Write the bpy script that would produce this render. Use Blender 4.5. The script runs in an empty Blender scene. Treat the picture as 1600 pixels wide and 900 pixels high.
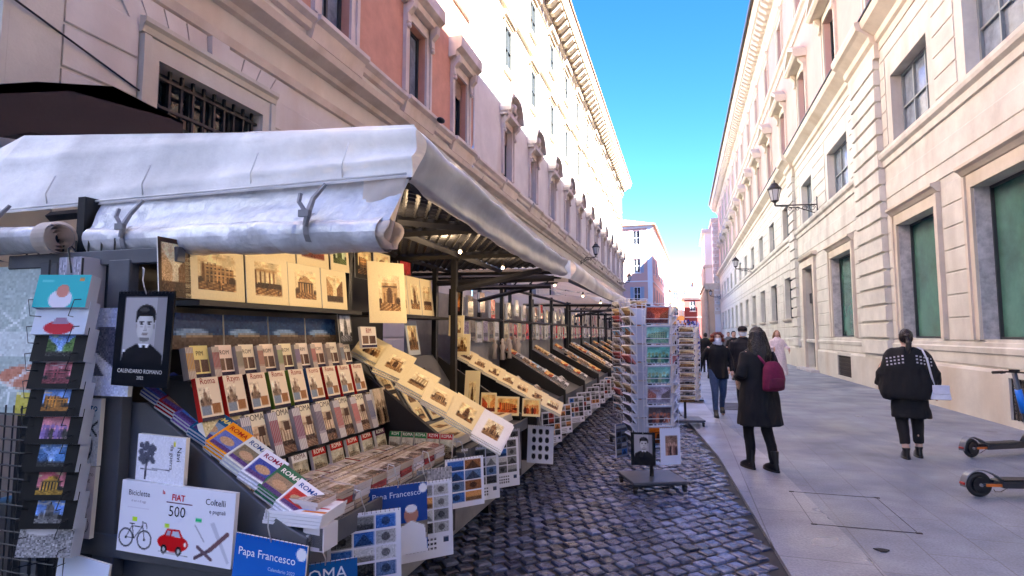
import bpy, bmesh, math, random
import numpy as np
from mathutils import Vector, Matrix
random.seed(7); RNG = np.random.RandomState(11)
R = math.radians
scn = bpy.context.scene
col = scn.collection

# ------------------------------------------------------------ camera
YAW = math.atan(265/880); PITCH = math.atan(72/880)
cam = bpy.data.cameras.new('camera'); cam.sensor_width = 36; cam.lens = 36*880/1600
cam.clip_end = 2000; cam.clip_start = 0.05
cam_o = bpy.data.objects.new('camera', cam); col.objects.link(cam_o)
cam_o.location = (0, 0, 1.6); cam_o.rotation_euler = (R(90)+PITCH, 0, YAW)
scn.camera = cam_o

# ------------------------------------------------------------ sky, sun, exposure
SUN_EL = R(37); SUN_AZ = R(128)
w = bpy.data.worlds.new('World'); scn.world = w; w.use_nodes = True
nt = w.node_tree
sky = nt.nodes.new('ShaderNodeTexSky'); sky.sky_type = 'NISHITA'; sky.sun_disc = False
sky.sun_elevation = SUN_EL; sky.sun_rotation = SUN_AZ; sky.air_density = 0.8; sky.dust_density = 0.0; sky.altitude = 1500; sky.ozone_density = 3.0
hs = nt.nodes.new('ShaderNodeHueSaturation'); hs.inputs['Saturation'].default_value = 1.3; hs.inputs['Hue'].default_value = .516
nt.links.new(sky.outputs[0], hs.inputs['Color']); nt.links.new(hs.outputs[0], nt.nodes['Background'].inputs[0])
nt.nodes['Background'].inputs[1].default_value = 0.05
sl = bpy.data.lights.new('sun', 'SUN'); sl.energy = 5.0; sl.angle = R(0.5); sl.color = (1, .975, .94)
so = bpy.data.objects.new('sun', sl); col.objects.link(so)
sd = Vector((math.sin(SUN_AZ)*math.cos(SUN_EL), math.cos(SUN_AZ)*math.cos(SUN_EL), math.sin(SUN_EL)))
so.rotation_euler = sd.to_track_quat('Z', 'Y').to_euler(); so.location = (20, -20, 40)
vs = scn.view_settings
vs.view_transform = 'Standard'; vs.look = 'None'; vs.exposure = 4.1; vs.gamma = 1; vs.use_curve_mapping = False
try:
    scn.cycles.max_bounces = 8; scn.cycles.diffuse_bounces = 4
except Exception: pass

# ------------------------------------------------------------ materials
def lin(c):
    c = np.asarray(c, float)
    return np.where(c <= .04045, c/12.92, ((c+.055)/1.055)**2.4)
def mat(name, base=(.5,.5,.5), rough=.6, metal=0, var=.0, vscale=3, bump=0, bscale=20, spec=.5, attr=False,
        coat=0, trans=0, stain=None, stscale=.6, translucent=0, emit=None, wave=0):
    m = bpy.data.materials.new(name); m.use_nodes = True
    t = m.node_tree; n = t.nodes; L = t.links; b = n['Principled BSDF']
    b.inputs['Roughness'].default_value = rough; b.inputs['Metallic'].default_value = metal
    b.inputs['Specular IOR Level'].default_value = spec
    b.inputs['Coat Weight'].default_value = coat; b.inputs['Transmission Weight'].default_value = trans
    tc = n.new('ShaderNodeTexCoord')
    if attr:
        a = n.new('ShaderNodeAttribute'); a.attribute_name = 'Col'; cs = a.outputs['Color']
    else:
        rgb = n.new('ShaderNodeRGB'); rgb.outputs[0].default_value = (*base, 1); cs = rgb.outputs[0]
    if var:
        no = n.new('ShaderNodeTexNoise'); no.inputs['Scale'].default_value = vscale; no.inputs['Detail'].default_value = 6
        no.inputs['Roughness'].default_value = .65
        L.new(tc.outputs['Object'], no.inputs['Vector'])
        mr = n.new('ShaderNodeMapRange'); mr.inputs[1].default_value = .3; mr.inputs[2].default_value = .7
        mr.inputs[3].default_value = 1-var; mr.inputs[4].default_value = 1+var*.6
        L.new(no.outputs['Fac'], mr.inputs[0])
        mx = n.new('ShaderNodeMix'); mx.data_type = 'RGBA'; mx.blend_type = 'MULTIPLY'; mx.inputs[0].default_value = 1
        L.new(cs, mx.inputs[6]); L.new(mr.outputs[0], mx.inputs[7]); cs = mx.outputs[2]
    if stain:
        no = n.new('ShaderNodeTexNoise'); no.inputs['Scale'].default_value = stscale; no.inputs['Detail'].default_value = 8
        mp = n.new('ShaderNodeMapping'); mp.inputs['Scale'].default_value = (1, 1, .16)
        L.new(tc.outputs['Object'], mp.inputs[0]); L.new(mp.outputs[0], no.inputs['Vector'])
        cr = n.new('ShaderNodeMapRange'); cr.inputs[1].default_value = .52; cr.inputs[2].default_value = .74
        cr.inputs[3].default_value = 0; cr.inputs[4].default_value = .75
        L.new(no.outputs['Fac'], cr.inputs[0])
        mx = n.new('ShaderNodeMix'); mx.data_type = 'RGBA'; L.new(cr.outputs[0], mx.inputs[0])
        L.new(cs, mx.inputs[6]); mx.inputs[7].default_value = (*stain, 1); cs = mx.outputs[2]
    L.new(cs, b.inputs['Base Color'])
    if bump:
        no = n.new('ShaderNodeTexNoise'); no.inputs['Scale'].default_value = bscale; no.inputs['Detail'].default_value = 5
        L.new(tc.outputs['Object'], no.inputs['Vector'])
        bp = n.new('ShaderNodeBump'); bp.inputs['Strength'].default_value = bump; bp.inputs['Distance'].default_value = .02
        L.new(no.outputs['Fac'], bp.inputs['Height']); L.new(bp.outputs[0], b.inputs['Normal'])
    if translucent:
        tr = n.new('ShaderNodeBsdfTranslucent'); L.new(cs, tr.inputs[0])
        ms = n.new('ShaderNodeMixShader'); ms.inputs[0].default_value = translucent
        L.new(b.outputs[0], ms.inputs[1]); L.new(tr.outputs[0], ms.inputs[2])
        L.new(ms.outputs[0], n['Material Output'].inputs[0])
    return m

M = {}
M['paper'] = mat('printed paper', rough=.5, attr=True, spec=.22)
M['gloss'] = mat('laminated print', rough=.24, attr=True, spec=.35, bump=.05, bscale=6)
M['foil'] = mat('shrink wrapped print', rough=.14, attr=True, spec=.5, bump=.12, bscale=9)
M['paint'] = mat('coloured cloth and paint', rough=.7, attr=True, var=.15, vscale=20)
M['black'] = mat('black painted steel', (.012,.012,.014), .45, var=.3, vscale=8)
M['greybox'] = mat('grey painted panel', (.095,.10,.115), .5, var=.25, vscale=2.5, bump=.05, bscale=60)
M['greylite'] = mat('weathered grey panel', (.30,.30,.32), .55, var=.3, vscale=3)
M['wire'] = mat('dark wire', (.03,.03,.035), .35, .7)
M['chrome'] = mat('steel wire', (.55,.56,.6), .3, .9)
M['whitewire'] = mat('white coated wire', (.62,.64,.72), .4)
M['canvas'] = mat('white awning sheet', (.88,.87,.84), .55, var=.16, vscale=3.5, bump=.35, bscale=14, translucent=.22, stain=(.42,.42,.42), stscale=1.6)
M['beige'] = mat('aged awning underside', (.70,.62,.55), .6, var=.12, vscale=3, bump=.3, bscale=4, translucent=.45)
M['dirtycanvas'] = mat('grimy awning edge', (.62,.62,.62), .45, var=.2, vscale=5, bump=.3, bscale=6, translucent=.12, stain=(.26,.25,.23), stscale=1.8)
M['vinyl'] = mat('rolled clear vinyl', (.62,.63,.66), .20, var=.35, vscale=5, bump=.8, bscale=11, spec=.5, coat=.15, stain=(.40,.38,.36), stscale=2.5)
M['strap'] = mat('grey webbing strap', (.22,.22,.24), .6)
M['travertine'] = mat('cream travertine', (.56,.525,.45), .7, var=.14, vscale=1.6, bump=.12, bscale=30, stain=(.44,.34,.23), stscale=.5)
M['stoneR'] = mat('pale ashlar', (.61,.585,.505), .7, var=.20, vscale=1.3, bump=.10, bscale=25, stain=(.40,.35,.29), stscale=1.3)
M['trimR'] = mat('cream cornice stone', (.60,.53,.42), .65, var=.14, vscale=1.5, bump=.12, bscale=18, stain=(.42,.33,.22), stscale=.8)
M['pinkR'] = mat('faded rose plaster', (.58,.37,.32), .85, var=.09, vscale=.8, bump=.06, bscale=30, stain=(.48,.29,.23), stscale=.3)
M['groove'] = mat('dark joint', (.20,.15,.11), .9)
M['pinkL'] = mat('pinkish ashlar', (.63,.585,.54), .7, var=.12, vscale=1.2, bump=.1, bscale=25, stain=(.45,.33,.25), stscale=.6)
M['plaster_shade'] = mat('shade toned plaster', (.56,.28,.19), .85, var=.16, vscale=2, bump=.08, bscale=40)  # shaded copy of the plaster below, shade put into the red-brown
M['sunlit_salmon'] = mat('salmon plaster', (.60,.36,.25), .85, var=.08, vscale=1)  # sunlit copy of the same plaster, sun put into the lighter colour
M['whiteL'] = mat('white plaster', (.60,.59,.55), .8, var=.10, vscale=.6)
M['cornice'] = mat('shade toned cornice stone', (.36,.29,.20), .7, var=.2, vscale=2, bump=.1)  # darker tan puts the shaded soffit's tone into the stone colour
M['trimL'] = mat('travertine trim', (.62,.535,.47), .65, var=.15, vscale=2, bump=.15, bscale=18, stain=(.42,.32,.22), stscale=1.1)
M['marble'] = mat('grey marble reveal', (.50,.47,.46), .35, var=.45, vscale=5, bump=.1)
M['glassG'] = mat('green tinted glazing', (.085,.22,.165), .04, var=.45, vscale=.9, spec=1.0, bump=.12, bscale=2.2)
M['glassD'] = mat('dark glazing', (.022,.028,.034), .05, var=.4, vscale=1.2, spec=.8)
M['glassB'] = mat('pale curtained glazing', (.22,.27,.33), .12, var=.5, vscale=2.2, spec=.8)
M['framedark'] = mat('dark window frame', (.03,.035,.035), .4)
M['framegrey'] = mat('grey window frame', (.20,.23,.23), .45)
M['blind'] = mat('wooden roller blind', (.30,.20,.15), .7, var=.2, vscale=6)
M['iron'] = mat('wrought iron', (.035,.030,.030), .5, .4)
M['lampglass'] = mat('frosted lamp glass', (.50,.50,.52), .25)
M['tile'] = mat('terracotta roof tiles', (.40,.21,.14), .85, var=.35, vscale=3, bump=.6, bscale=10)
M['bulb'] = mat('lit bulb', (1,.8,.5), .4)
M['bulb'].node_tree.nodes['Principled BSDF'].inputs['Emission Color'].default_value = (1,.72,.40,1)
M['bulb'].node_tree.nodes['Principled BSDF'].inputs['Emission Strength'].default_value = 1.2
M['basalt'] = mat('basalt cobble', rough=.27, attr=True, var=.55, vscale=9, bump=.5, bscale=30, spec=.7)
M['dirt'] = mat('dark joint soil', (.018,.017,.018), .7, var=.3, vscale=10)
M['cement'] = mat('cream stone', (.42,.36,.28), .8, var=.2, vscale=2)
M['yellow'] = mat('ochre plaster', (.50,.32,.10), .85, var=.1, vscale=.5)
M['red'] = mat('shade darkened red plaster', (.20,.035,.03), .85, var=.1, vscale=.5)  # base darkened to stand in for the shade on this house
M['pinkfar'] = mat('pink plaster', (.60,.34,.27), .85, var=.06, vscale=.4)
M['whitefar'] = mat('off white plaster', (.70,.67,.64), .8, var=.06, vscale=.4)
M['orangefar'] = mat('orange cream plaster', (.60,.42,.27), .8, var=.1, vscale=.6)
M['greyplaster'] = mat('cool grey plaster', (.27,.31,.38), .85, var=.15)
M['shutter'] = mat('grey blue shutters', (.30,.33,.38), .7)
M['skin'] = mat('skin', (.56,.34,.25), .5, var=.08, vscale=20)
M['cloth'] = mat('woven cloth', rough=.85, attr=True, var=.25, vscale=25, bump=.5, bscale=9)
M['hair'] = mat('hair', rough=.45, attr=True, var=.4, vscale=60, bump=.6, bscale=70)
M['leather'] = mat('leather', rough=.35, attr=True, var=.1, vscale=15)
M['rubber'] = mat('black rubber', (.015,.015,.016), .6)
M['scoot'] = mat('scooter paint', rough=.35, attr=True)

# paving: slabs as brick texture, plus stains of their own shape
def paving(name, bw, bh, c1, c2, joint, rot=0, rough=.42, off=.5):
    m = mat(name, c1, rough, bump=.0); t = m.node_tree; n = t.nodes; L = t.links; b = n['Principled BSDF']
    tc = n.new('ShaderNodeTexCoord'); mp = n.new('ShaderNodeMapping'); mp.inputs['Rotation'].default_value = (0,0,rot)
    L.new(tc.outputs['Object'], mp.inputs[0])
    br = n.new('ShaderNodeTexBrick'); br.inputs['Scale'].default_value = 1; br.offset = off
    br.inputs['Brick Width'].default_value = bw; br.inputs['Row Height'].default_value = bh
    br.inputs['Mortar Size'].default_value = .005; br.inputs['Color1'].default_value = (*c1,1); br.inputs['Color2'].default_value = (*c2,1)
    br.inputs['Mortar'].default_value = (*joint,1); br.inputs['Bias'].default_value = -.2
    L.new(mp.outputs[0], br.inputs['Vector'])
    cs = br.outputs['Color']
    for sc, lo, hi, a, bb in ((.7,.3,.7,.66,1.22), (60,.3,.7,.72,1.18), (4,.35,.7,.86,1.08)):
        no = n.new('ShaderNodeTexNoise'); no.inputs['Scale'].default_value = sc; no.inputs['Detail'].default_value = 6
        L.new(tc.outputs['Object'], no.inputs['Vector'])
        mr = n.new('ShaderNodeMapRange'); mr.inputs[1].default_value = lo; mr.inputs[2].default_value = hi
        mr.inputs[3].default_value = a; mr.inputs[4].default_value = bb; L.new(no.outputs['Fac'], mr.inputs[0])
        mx = n.new('ShaderNodeMix'); mx.data_type = 'RGBA'; mx.blend_type = 'MULTIPLY'; mx.inputs[0].default_value = 1
        L.new(cs, mx.inputs[6]); L.new(mr.outputs[0], mx.inputs[7]); cs = mx.outputs[2]
    for vsc, rad, dc in ((1.7, .022, (.06,.06,.065)), (2.9, .016, (.42,.42,.43)), (.55, .05, (.10,.10,.105))):
        vo = n.new('ShaderNodeTexVoronoi'); vo.inputs['Scale'].default_value = vsc; L.new(tc.outputs['Object'], vo.inputs['Vector'])
        no = n.new('ShaderNodeTexNoise'); no.inputs['Scale'].default_value = 12; L.new(tc.outputs['Object'], no.inputs['Vector'])
        ad = n.new('ShaderNodeMath'); ad.operation = 'MULTIPLY_ADD'; ad.inputs[1].default_value = .05; L.new(no.outputs['Fac'], ad.inputs[0]); L.new(vo.outputs['Distance'], ad.inputs[2])
        mr = n.new('ShaderNodeMapRange'); mr.inputs[1].default_value = rad+.022; mr.inputs[2].default_value = rad+.034; mr.inputs[3].default_value = .8; mr.inputs[4].default_value = 0; L.new(ad.outputs[0], mr.inputs[0])
        mx = n.new('ShaderNodeMix'); mx.data_type = 'RGBA'; L.new(mr.outputs[0], mx.inputs[0]); L.new(cs, mx.inputs[6]); mx.inputs[7].default_value = (*dc,1); cs = mx.outputs[2]
    L.new(cs, b.inputs['Base Color'])
    no = n.new('ShaderNodeTexNoise'); no.inputs['Scale'].default_value = 45; no.inputs['Detail'].default_value = 8
    L.new(tc.outputs['Object'], no.inputs['Vector'])
    bp = n.new('ShaderNodeBump'); bp.inputs['Strength'].default_value = .35; bp.inputs['Distance'].default_value = .01
    L.new(no.outputs['Fac'], bp.inputs['Height']); L.new(bp.outputs[0], b.inputs['Normal'])
    mr = n.new('ShaderNodeMapRange'); mr.inputs[1].default_value=.3; mr.inputs[2].default_value=.7; mr.inputs[3].default_value=rough-.1; mr.inputs[4].default_value=rough+.2
    no = n.new('ShaderNodeTexNoise'); no.inputs['Scale'].default_value = 1.3; L.new(tc.outputs['Object'], no.inputs['Vector'])
    L.new(no.outputs['Fac'], mr.inputs[0]); L.new(mr.outputs[0], b.inputs['Roughness'])
    return m
M['slab'] = paving('basalt paving slabs', .9, .42, (.180,.205,.26), (.215,.24,.295), (.13,.135,.155), R(90))
M['kerb'] = paving('pale kerb slabs', 1.15, .62, (.26,.275,.33), (.30,.31,.36), (.09,.09,.11), R(90), .36)

# ------------------------------------------------------------ mesh builder
class MB:
    def __init__(s, T=None): s.v = []; s.f = []; s.c = []; s.m = []; s.T = T; s.cur = (1,1,1); s.mi = 0
    def add(s, vs, fs, c=None, T=None):
        k = len(s.v); T = T or s.T
        if T is not None: vs = [tuple(T @ Vector(p)) for p in vs]
        s.v += [tuple(p) for p in vs]
        c = s.cur if c is None else c
        for i, f in enumerate(fs):
            s.f.append([k+j for j in f]); s.c.append(c); s.m.append(s.mi)
        return s
    def box(s, a, b, c=None, T=None):
        x0,y0,z0 = [min(a[i],b[i]) for i in range(3)]; x1,y1,z1 = [max(a[i],b[i]) for i in range(3)]
        return s.add([(x0,y0,z0),(x1,y0,z0),(x1,y1,z0),(x0,y1,z0),(x0,y0,z1),(x1,y0,z1),(x1,y1,z1),(x0,y1,z1)],
              [(0,3,2,1),(4,5,6,7),(0,1,5,4),(1,2,6,5),(2,3,7,6),(3,0,4,7)], c, T)
    def quad(s, p, c=None): return s.add(p, [tuple(range(len(p)))], c)
    def prism(s, pts, off, c=None, T=None):
        n = len(pts); o = Vector(off)
        vs = [Vector(p) for p in pts] + [Vector(p)+o for p in pts]
        return s.add(vs, [tuple(range(n))[::-1], tuple(range(n, 2*n))] + [(i,(i+1)%n,n+(i+1)%n,n+i) for i in range(n)], c, T)
    def tube(s, pts, r, n=8, c=None, cap=True, T=None):
        pts = [Vector(p) for p in pts]; rs = r if isinstance(r, (list,tuple)) else [r]*len(pts)
        vs = []; fs = []; ref = Vector((0,0,1)); prev = None
        for i, p in enumerate(pts):
            d = (pts[min(i+1,len(pts)-1)] - pts[max(i-1,0)])
            if d.length < 1e-9: d = Vector((0,0,1))
            d.normalize()
            if prev is None:
                a = ref if abs(d.dot(ref)) < .9 else Vector((1,0,0))
                u = d.cross(a).normalized()
            else:
                u = (prev - d*prev.dot(d)).normalized()
            prev = u; v = d.cross(u)
            for k in range(n):
                t = 2*math.pi*k/n; vs.append(p + (u*math.cos(t)+v*math.sin(t))*rs[i])
        for i in range(len(pts)-1):
            for k in range(n):
                a = i*n+k; b = i*n+(k+1)%n; fs.append((a,b,b+n,a+n))
        if cap: fs += [tuple(range(n))[::-1], tuple(range((len(pts)-1)*n, len(pts)*n))]
        return s.add(vs, fs, c, T)
    def bar(s, p, q, t=.02, c=None): return s.tube([p,q], t*.7, 4, c)
    def loft(s, rings, n=16, c=None, T=None):      # rings (cx,cy,z,rx,ry)
        vs = []; fs = []
        for (cx,cy,z,rx,ry) in rings:
            for k in range(n):
                t = 2*math.pi*k/n; vs.append((cx+rx*math.cos(t), cy+ry*math.sin(t), z))
        for i in range(len(rings)-1):
            for k in range(n):
                a = i*n+k; b = i*n+(k+1)%n; fs.append((a,b,b+n,a+n))
        fs += [tuple(range(n))[::-1], tuple(range((len(rings)-1)*n, len(rings)*n))]
        return s.add(vs, fs, c, T)
    def ball(s, p, r, c=None, nu=14, nv=10, T=None):
        r = r if isinstance(r, (list,tuple)) else (r,r,r)
        rings = []
        for i in range(1, nv):
            t = math.pi*i/nv - math.pi/2
            rings.append((p[0], p[1], p[2]+r[2]*math.sin(t), r[0]*math.cos(t), r[1]*math.cos(t)))
        return s.loft(rings, nu, c, T)
    def grid(s, P, c=None, back=False):            # P[i][j] points
        h = len(P); w_ = len(P[0]); vs = [p for r in P for p in r]
        fs = [(i*w_+j, i*w_+j+1, (i+1)*w_+j+1, (i+1)*w_+j) for i in range(h-1) for j in range(w_-1)]
        return s.add(vs, fs, c)
    def mesh(s, name, mats, smooth=False):
        me = bpy.data.meshes.new(name); me.from_pydata(s.v, [], s.f); 
        a = me.color_attributes.new('Col', 'FLOAT_COLOR', 'CORNER')
        cols = lin(np.array(s.c, float).reshape(-1,3)); tot = np.array([len(f) for f in s.f])
        arr = np.ones((tot.sum(), 4)); arr[:, :3] = np.repeat(cols, tot, axis=0)
        a.data.foreach_set('color', arr.ravel())
        for m_ in (mats if isinstance(mats, (list,tuple)) else [mats]): me.materials.append(m_)
        me.polygons.foreach_set('material_index', s.m)
        if smooth: me.polygons.foreach_set('use_smooth', [True]*len(s.f))
        me.update(); return me
    def build(s, name, mats, parent=None, smooth=False, world=True, loc=None, fix=False, bev=0):
        me = s.mesh(name, mats, smooth)
        if fix:
            bm = bmesh.new(); bm.from_mesh(me); bmesh.ops.recalc_face_normals(bm, faces=bm.faces); bm.to_mesh(me); bm.free()
        o = bpy.data.objects.new(name, me); col.objects.link(o)
        if bev:
            md = o.modifiers.new('bevel', 'BEVEL'); md.width = bev; md.segments = 1; md.limit_method = 'ANGLE'
        if parent is not None:
            o.parent = parent
            if world: o.location = -org(parent)
        if loc is not None: o.location = loc
        return o
def org(o):
    v = Vector((0,0,0))
    while o is not None: v += o.location; o = o.parent
    return v
def tag(o, label=None, cat=None, group=None, kind=None):
    if label:
        o['label'] = label
    if cat: o['category'] = cat
    if group: o['group'] = group
    if kind: o['kind'] = kind
    return o
def empty(name, loc=(0,0,0), label=None, cat=None, group=None, rz=0):
    o = bpy.data.objects.new(name, None); col.objects.link(o); o.location = loc; o.rotation_euler = (0,0,rz)
    o.empty_display_size = .1
    return tag(o, label, cat, group)
_pm = [0, {}]
def kids(o):
    n = len(bpy.data.objects)
    if _pm[0] != n:
        _pm[0] = n; d = {}
        for c in bpy.data.objects:
            if c.parent is not None: d.setdefault(c.parent.name, []).append(c)
        _pm[1] = d
    return _pm[1].get(o.name, [])
def copy_tree(o, parent=None, tree=None):
    if tree is None:
        def grab(q): return (q, [grab(k) for k in kids(q)])
        tree = grab(o)
    c = o.copy(); col.objects.link(c)
    if parent is not None: c.parent = parent
    for ch in tree[1]: copy_tree(ch[0], c, ch)
    return c
def put(o, pos, right, up):
    r = Vector(right).normalized(); u = Vector(up); u = (u - r*u.dot(r)).normalized(); n = r.cross(u)
    m = Matrix((r, u, n)).transposed().to_4x4(); m.translation = Vector(pos); o.matrix_world = m
    return o
_tx = {}
def textmesh(s, bold=False):
    k = (s, bold)
    if k not in _tx:
        cu = bpy.data.curves.new('t', 'FONT'); cu.body = s; cu.resolution_u = 2; cu.align_x = 'CENTER'
        if bold: cu.offset = .018
        o = bpy.data.objects.new('t', cu); me = o.to_mesh()
        vs = [tuple(v.co) for v in me.vertices]; fs = [tuple(p.vertices) for p in me.polygons]
        o.to_mesh_clear(); bpy.data.objects.remove(o); bpy.data.curves.remove(cu)
        _tx[k] = (vs, fs)
    return _tx[k]
def ordn(i): return ['first','second','third','fourth','fifth','sixth','seventh','eighth','ninth','tenth','eleventh','twelfth','thirteenth','fourteenth','fifteenth','sixteenth','seventeenth','eighteenth','nineteenth','twentieth'][i]

# ------------------------------------------------------------ printed pictures drawn as coloured facets
class Pic:
    def __init__(s, w_, h_, bg=(1,1,1)):
        s.w = w_; s.h = h_; s.asp = w_/h_; w_ *= 2; h_ *= 2; s.a = np.ones((h_, w_, 3))*np.array(bg)
        s.X, s.Y = np.meshgrid((np.arange(w_)+.5)/w_, (np.arange(h_)+.5)/h_); s.t = []
    def m(s, mask, c): s.a[mask] = c; return s
    def rect(s, x0,y0,x1,y1,c): return s.m((s.X>=x0)&(s.X<x1)&(s.Y>=y0)&(s.Y<y1), c)
    def ell(s, cx,cy,rx,ry,c,ring=0):
        d = ((s.X-cx)/rx)**2+((s.Y-cy)/ry)**2
        return s.m((d<1)&(d>=ring*ring), c)
    def poly(s, pts, c):
        ins = np.zeros(s.X.shape, bool); n = len(pts)
        for i in range(n):
            x0,y0 = pts[i]; x1,y1 = pts[(i+1)%n]
            if y0 == y1: continue
            cr = ((s.Y>=min(y0,y1))&(s.Y<max(y0,y1))&(s.X < (s.Y-y0)*(x1-x0)/(y1-y0)+x0)); ins ^= cr
        return s.m(ins, c)
    def line(s, x0,y0,x1,y1,t,c):
        dx, dy = x1-x0, (y1-y0)/s.asp; L2 = dx*dx+dy*dy+1e-9
        k = np.clip(((s.X-x0)*dx+(s.Y-y0)/s.asp*dy)/L2, 0, 1)
        d = np.hypot(s.X-x0-k*dx, (s.Y-y0)/s.asp-k*dy); return s.m(d < t, c)
    def noise(s, amp, x0=0,y0=0,x1=1,y1=1):
        mk = (s.X>=x0)&(s.X<x1)&(s.Y>=y0)&(s.Y<y1)
        n = RNG.randn(2*s.h, 2*s.w, 1)*amp*1.2; s.a = np.where(mk[...,None], np.clip(s.a+n, 0, 1), s.a); return s
    def paste(s, p, x0,y0,x1,y1):
        mk = (s.X>=x0)&(s.X<x1)&(s.Y>=y0)&(s.Y<y1)
        ix = np.clip(((s.X-x0)/(x1-x0)*p.w*2).astype(int), 0, 2*p.w-1); iy = np.clip(((s.Y-y0)/(y1-y0)*p.h*2).astype(int), 0, 2*p.h-1)
        s.a = np.where(mk[...,None], p.a[iy, ix], s.a); return s
    def text(s, st, x, y, size, c=(0,0,0), bold=False, rot=0, sx=1): s.t.append((st,x,y,size,c,bold,rot,sx)); return s

SEP = [(.93,.84,.64), (.72,.56,.36), (.45,.30,.16), (.24,.14,.07)]
def scene_pic(kind, w_=36, h_=26, pal=None, sky=None):
    P = pal or SEP; s = Pic(w_, h_, sky if sky is not None else P[0])
    X, Y = s.X, s.Y
    if sky is not None: s.a = np.clip(s.a + (Y[...,None]-.3)*.35, 0, 1)
    gr = .78
    if kind == 'colosseum':
        top = .30 + .25*np.clip(X-.45, 0, 1) + .02*np.sin(X*40); s.m((Y>top)&(Y<gr)&(X>.08)&(X<.95), P[1])
        s.m((Y>top)&(Y<gr)&(X>.08)&(X<.95)&((np.sin(X*60)>.1))&(((Y*9)%1)>.45), P[3])
        s.m((Y>top)&(Y<gr)&(X<.16)&(X>.08), P[2]); s.m((Y>.55)&(Y<gr)&(X>.72)&(((Y*7)%1)>.6), P[2])
    elif kind == 'dome':
        s.rect(.12,.58,.88,gr,P[1]); s.ell(.5,.45,.17,.27,P[2]); s.rect(.33,.45,.67,.58,P[1]); s.rect(.48,.08,.52,.22,P[3])
        s.m((Y>.48)&(Y<gr)&(X>.12)&(X<.88)&(np.sin(X*70)>.3), P[3])
    elif kind == 'pantheon':
        s.ell(.55,.42,.28,.22,P[2]); s.poly([(.12,.42),(.5,.2),(.88,.42)], P[1]); s.rect(.14,.42,.86,gr,P[3])
        s.m((Y>.45)&(Y<gr)&(X>.14)&(X<.86)&(np.sin(X*52)>.0), P[1])
    elif kind == 'arch':
        s.rect(.14,.22,.86,gr,P[1]); s.ell(.5,.55,.14,.2,P[3]); s.rect(.36,.55,.64,gr,P[3]); s.rect(.14,.30,.86,.34,P[3])
        s.rect(.2,.5,.28,gr,P[2]); s.rect(.72,.5,.8,gr,P[2])
    elif kind == 'columns':
        s.m((Y>.25)&(Y<gr)&(((X*6)%1)<.35)&(X<.8), P[2]); s.rect(.05,.2,.82,.28,P[1]); s.rect(.1,.62,.9,gr,P[3]); s.noise(.1,.1,.6,.9,.8)
    elif kind == 'tower':
        s.poly([(.3,gr),(.38,.3),(.5,.08),(.62,.3),(.7,gr)], P[2]); s.m((Y>.3)&(Y<gr)&(X>.36)&(X<.64)&(np.sin(X*50)>.2)&(np.sin(Y*30)>0), P[3])
    elif kind == 'street':
        s.poly([(0,.15),(.4,.5),(.4,gr),(0,1)], P[2]); s.poly([(1,.1),(.62,.48),(.62,gr),(1,1)], P[1]); s.rect(.0,gr,1,1,P[3])
        s.noise(.08)
    elif kind == 'people':
        for i in range(6): s.ell(.1+.16*i, .45+.08*math.sin(i*3), .07,.1,P[1]); s.ell(.1+.16*i,.78,.1,.25,P[(i%3)+1])
    if kind not in ('street','people'):
        s.m(Y >= gr, P[2]); s.m((Y>=gr)&(np.sin(X*25+Y*60)>.5), P[1]); s.ell(.9,.72,.1,.1,P[3]); s.ell(.05,.74,.08,.08,P[3])
    if kind != 'people':
        for i in range(RNG.randint(4,14)):            # small dark figures and carriages in the foreground
            x, y, q = RNG.rand(), .74+.22*RNG.rand(), .012+.02*RNG.rand(); s.ell(x, y, q*.7, q*2.2, P[3]); s.ell(x, y-q*2.2, q*.5, q*.8, P[3])
        for i in range(RNG.randint(3,8)): x = RNG.rand(); s.ell(x, .2*RNG.rand()+.05, .06+.1*RNG.rand(), .02+.03*RNG.rand(), tuple(.6*a+.4*b for a,b in zip(P[0],P[1])))
    g = RNG.randn(5,7); iy = np.clip(s.Y*3.999,0,3.999); ix = np.clip(s.X*5.999,0,5.999); a0 = iy.astype(int); b0 = ix.astype(int); fy = iy-a0; fx = ix-b0
    lo = (g[a0,b0]*(1-fy)*(1-fx)+g[a0+1,b0]*fy*(1-fx)+g[a0,b0+1]*(1-fy)*fx+g[a0+1,b0+1]*fy*fx)[...,None]
    s.a = np.clip(s.a*(1+.13*lo), 0, 1)
    if RNG.rand() > .5: s.a = s.a[:, ::-1].copy()
    k = .8+.35*RNG.rand(); s.a = np.clip(s.a**k, 0, 1)
    s.noise(.05); return s
COLP = [(.55,.75,.92),(.80,.62,.42),(.62,.40,.25),(.32,.22,.18)]
ORP = [(.95,.78,.5),(.88,.55,.28),(.70,.25,.12),(.35,.14,.10)]
GRP = [(.85,.85,.86),(.6,.6,.62),(.38,.38,.4),(.14,.14,.15)]
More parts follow.
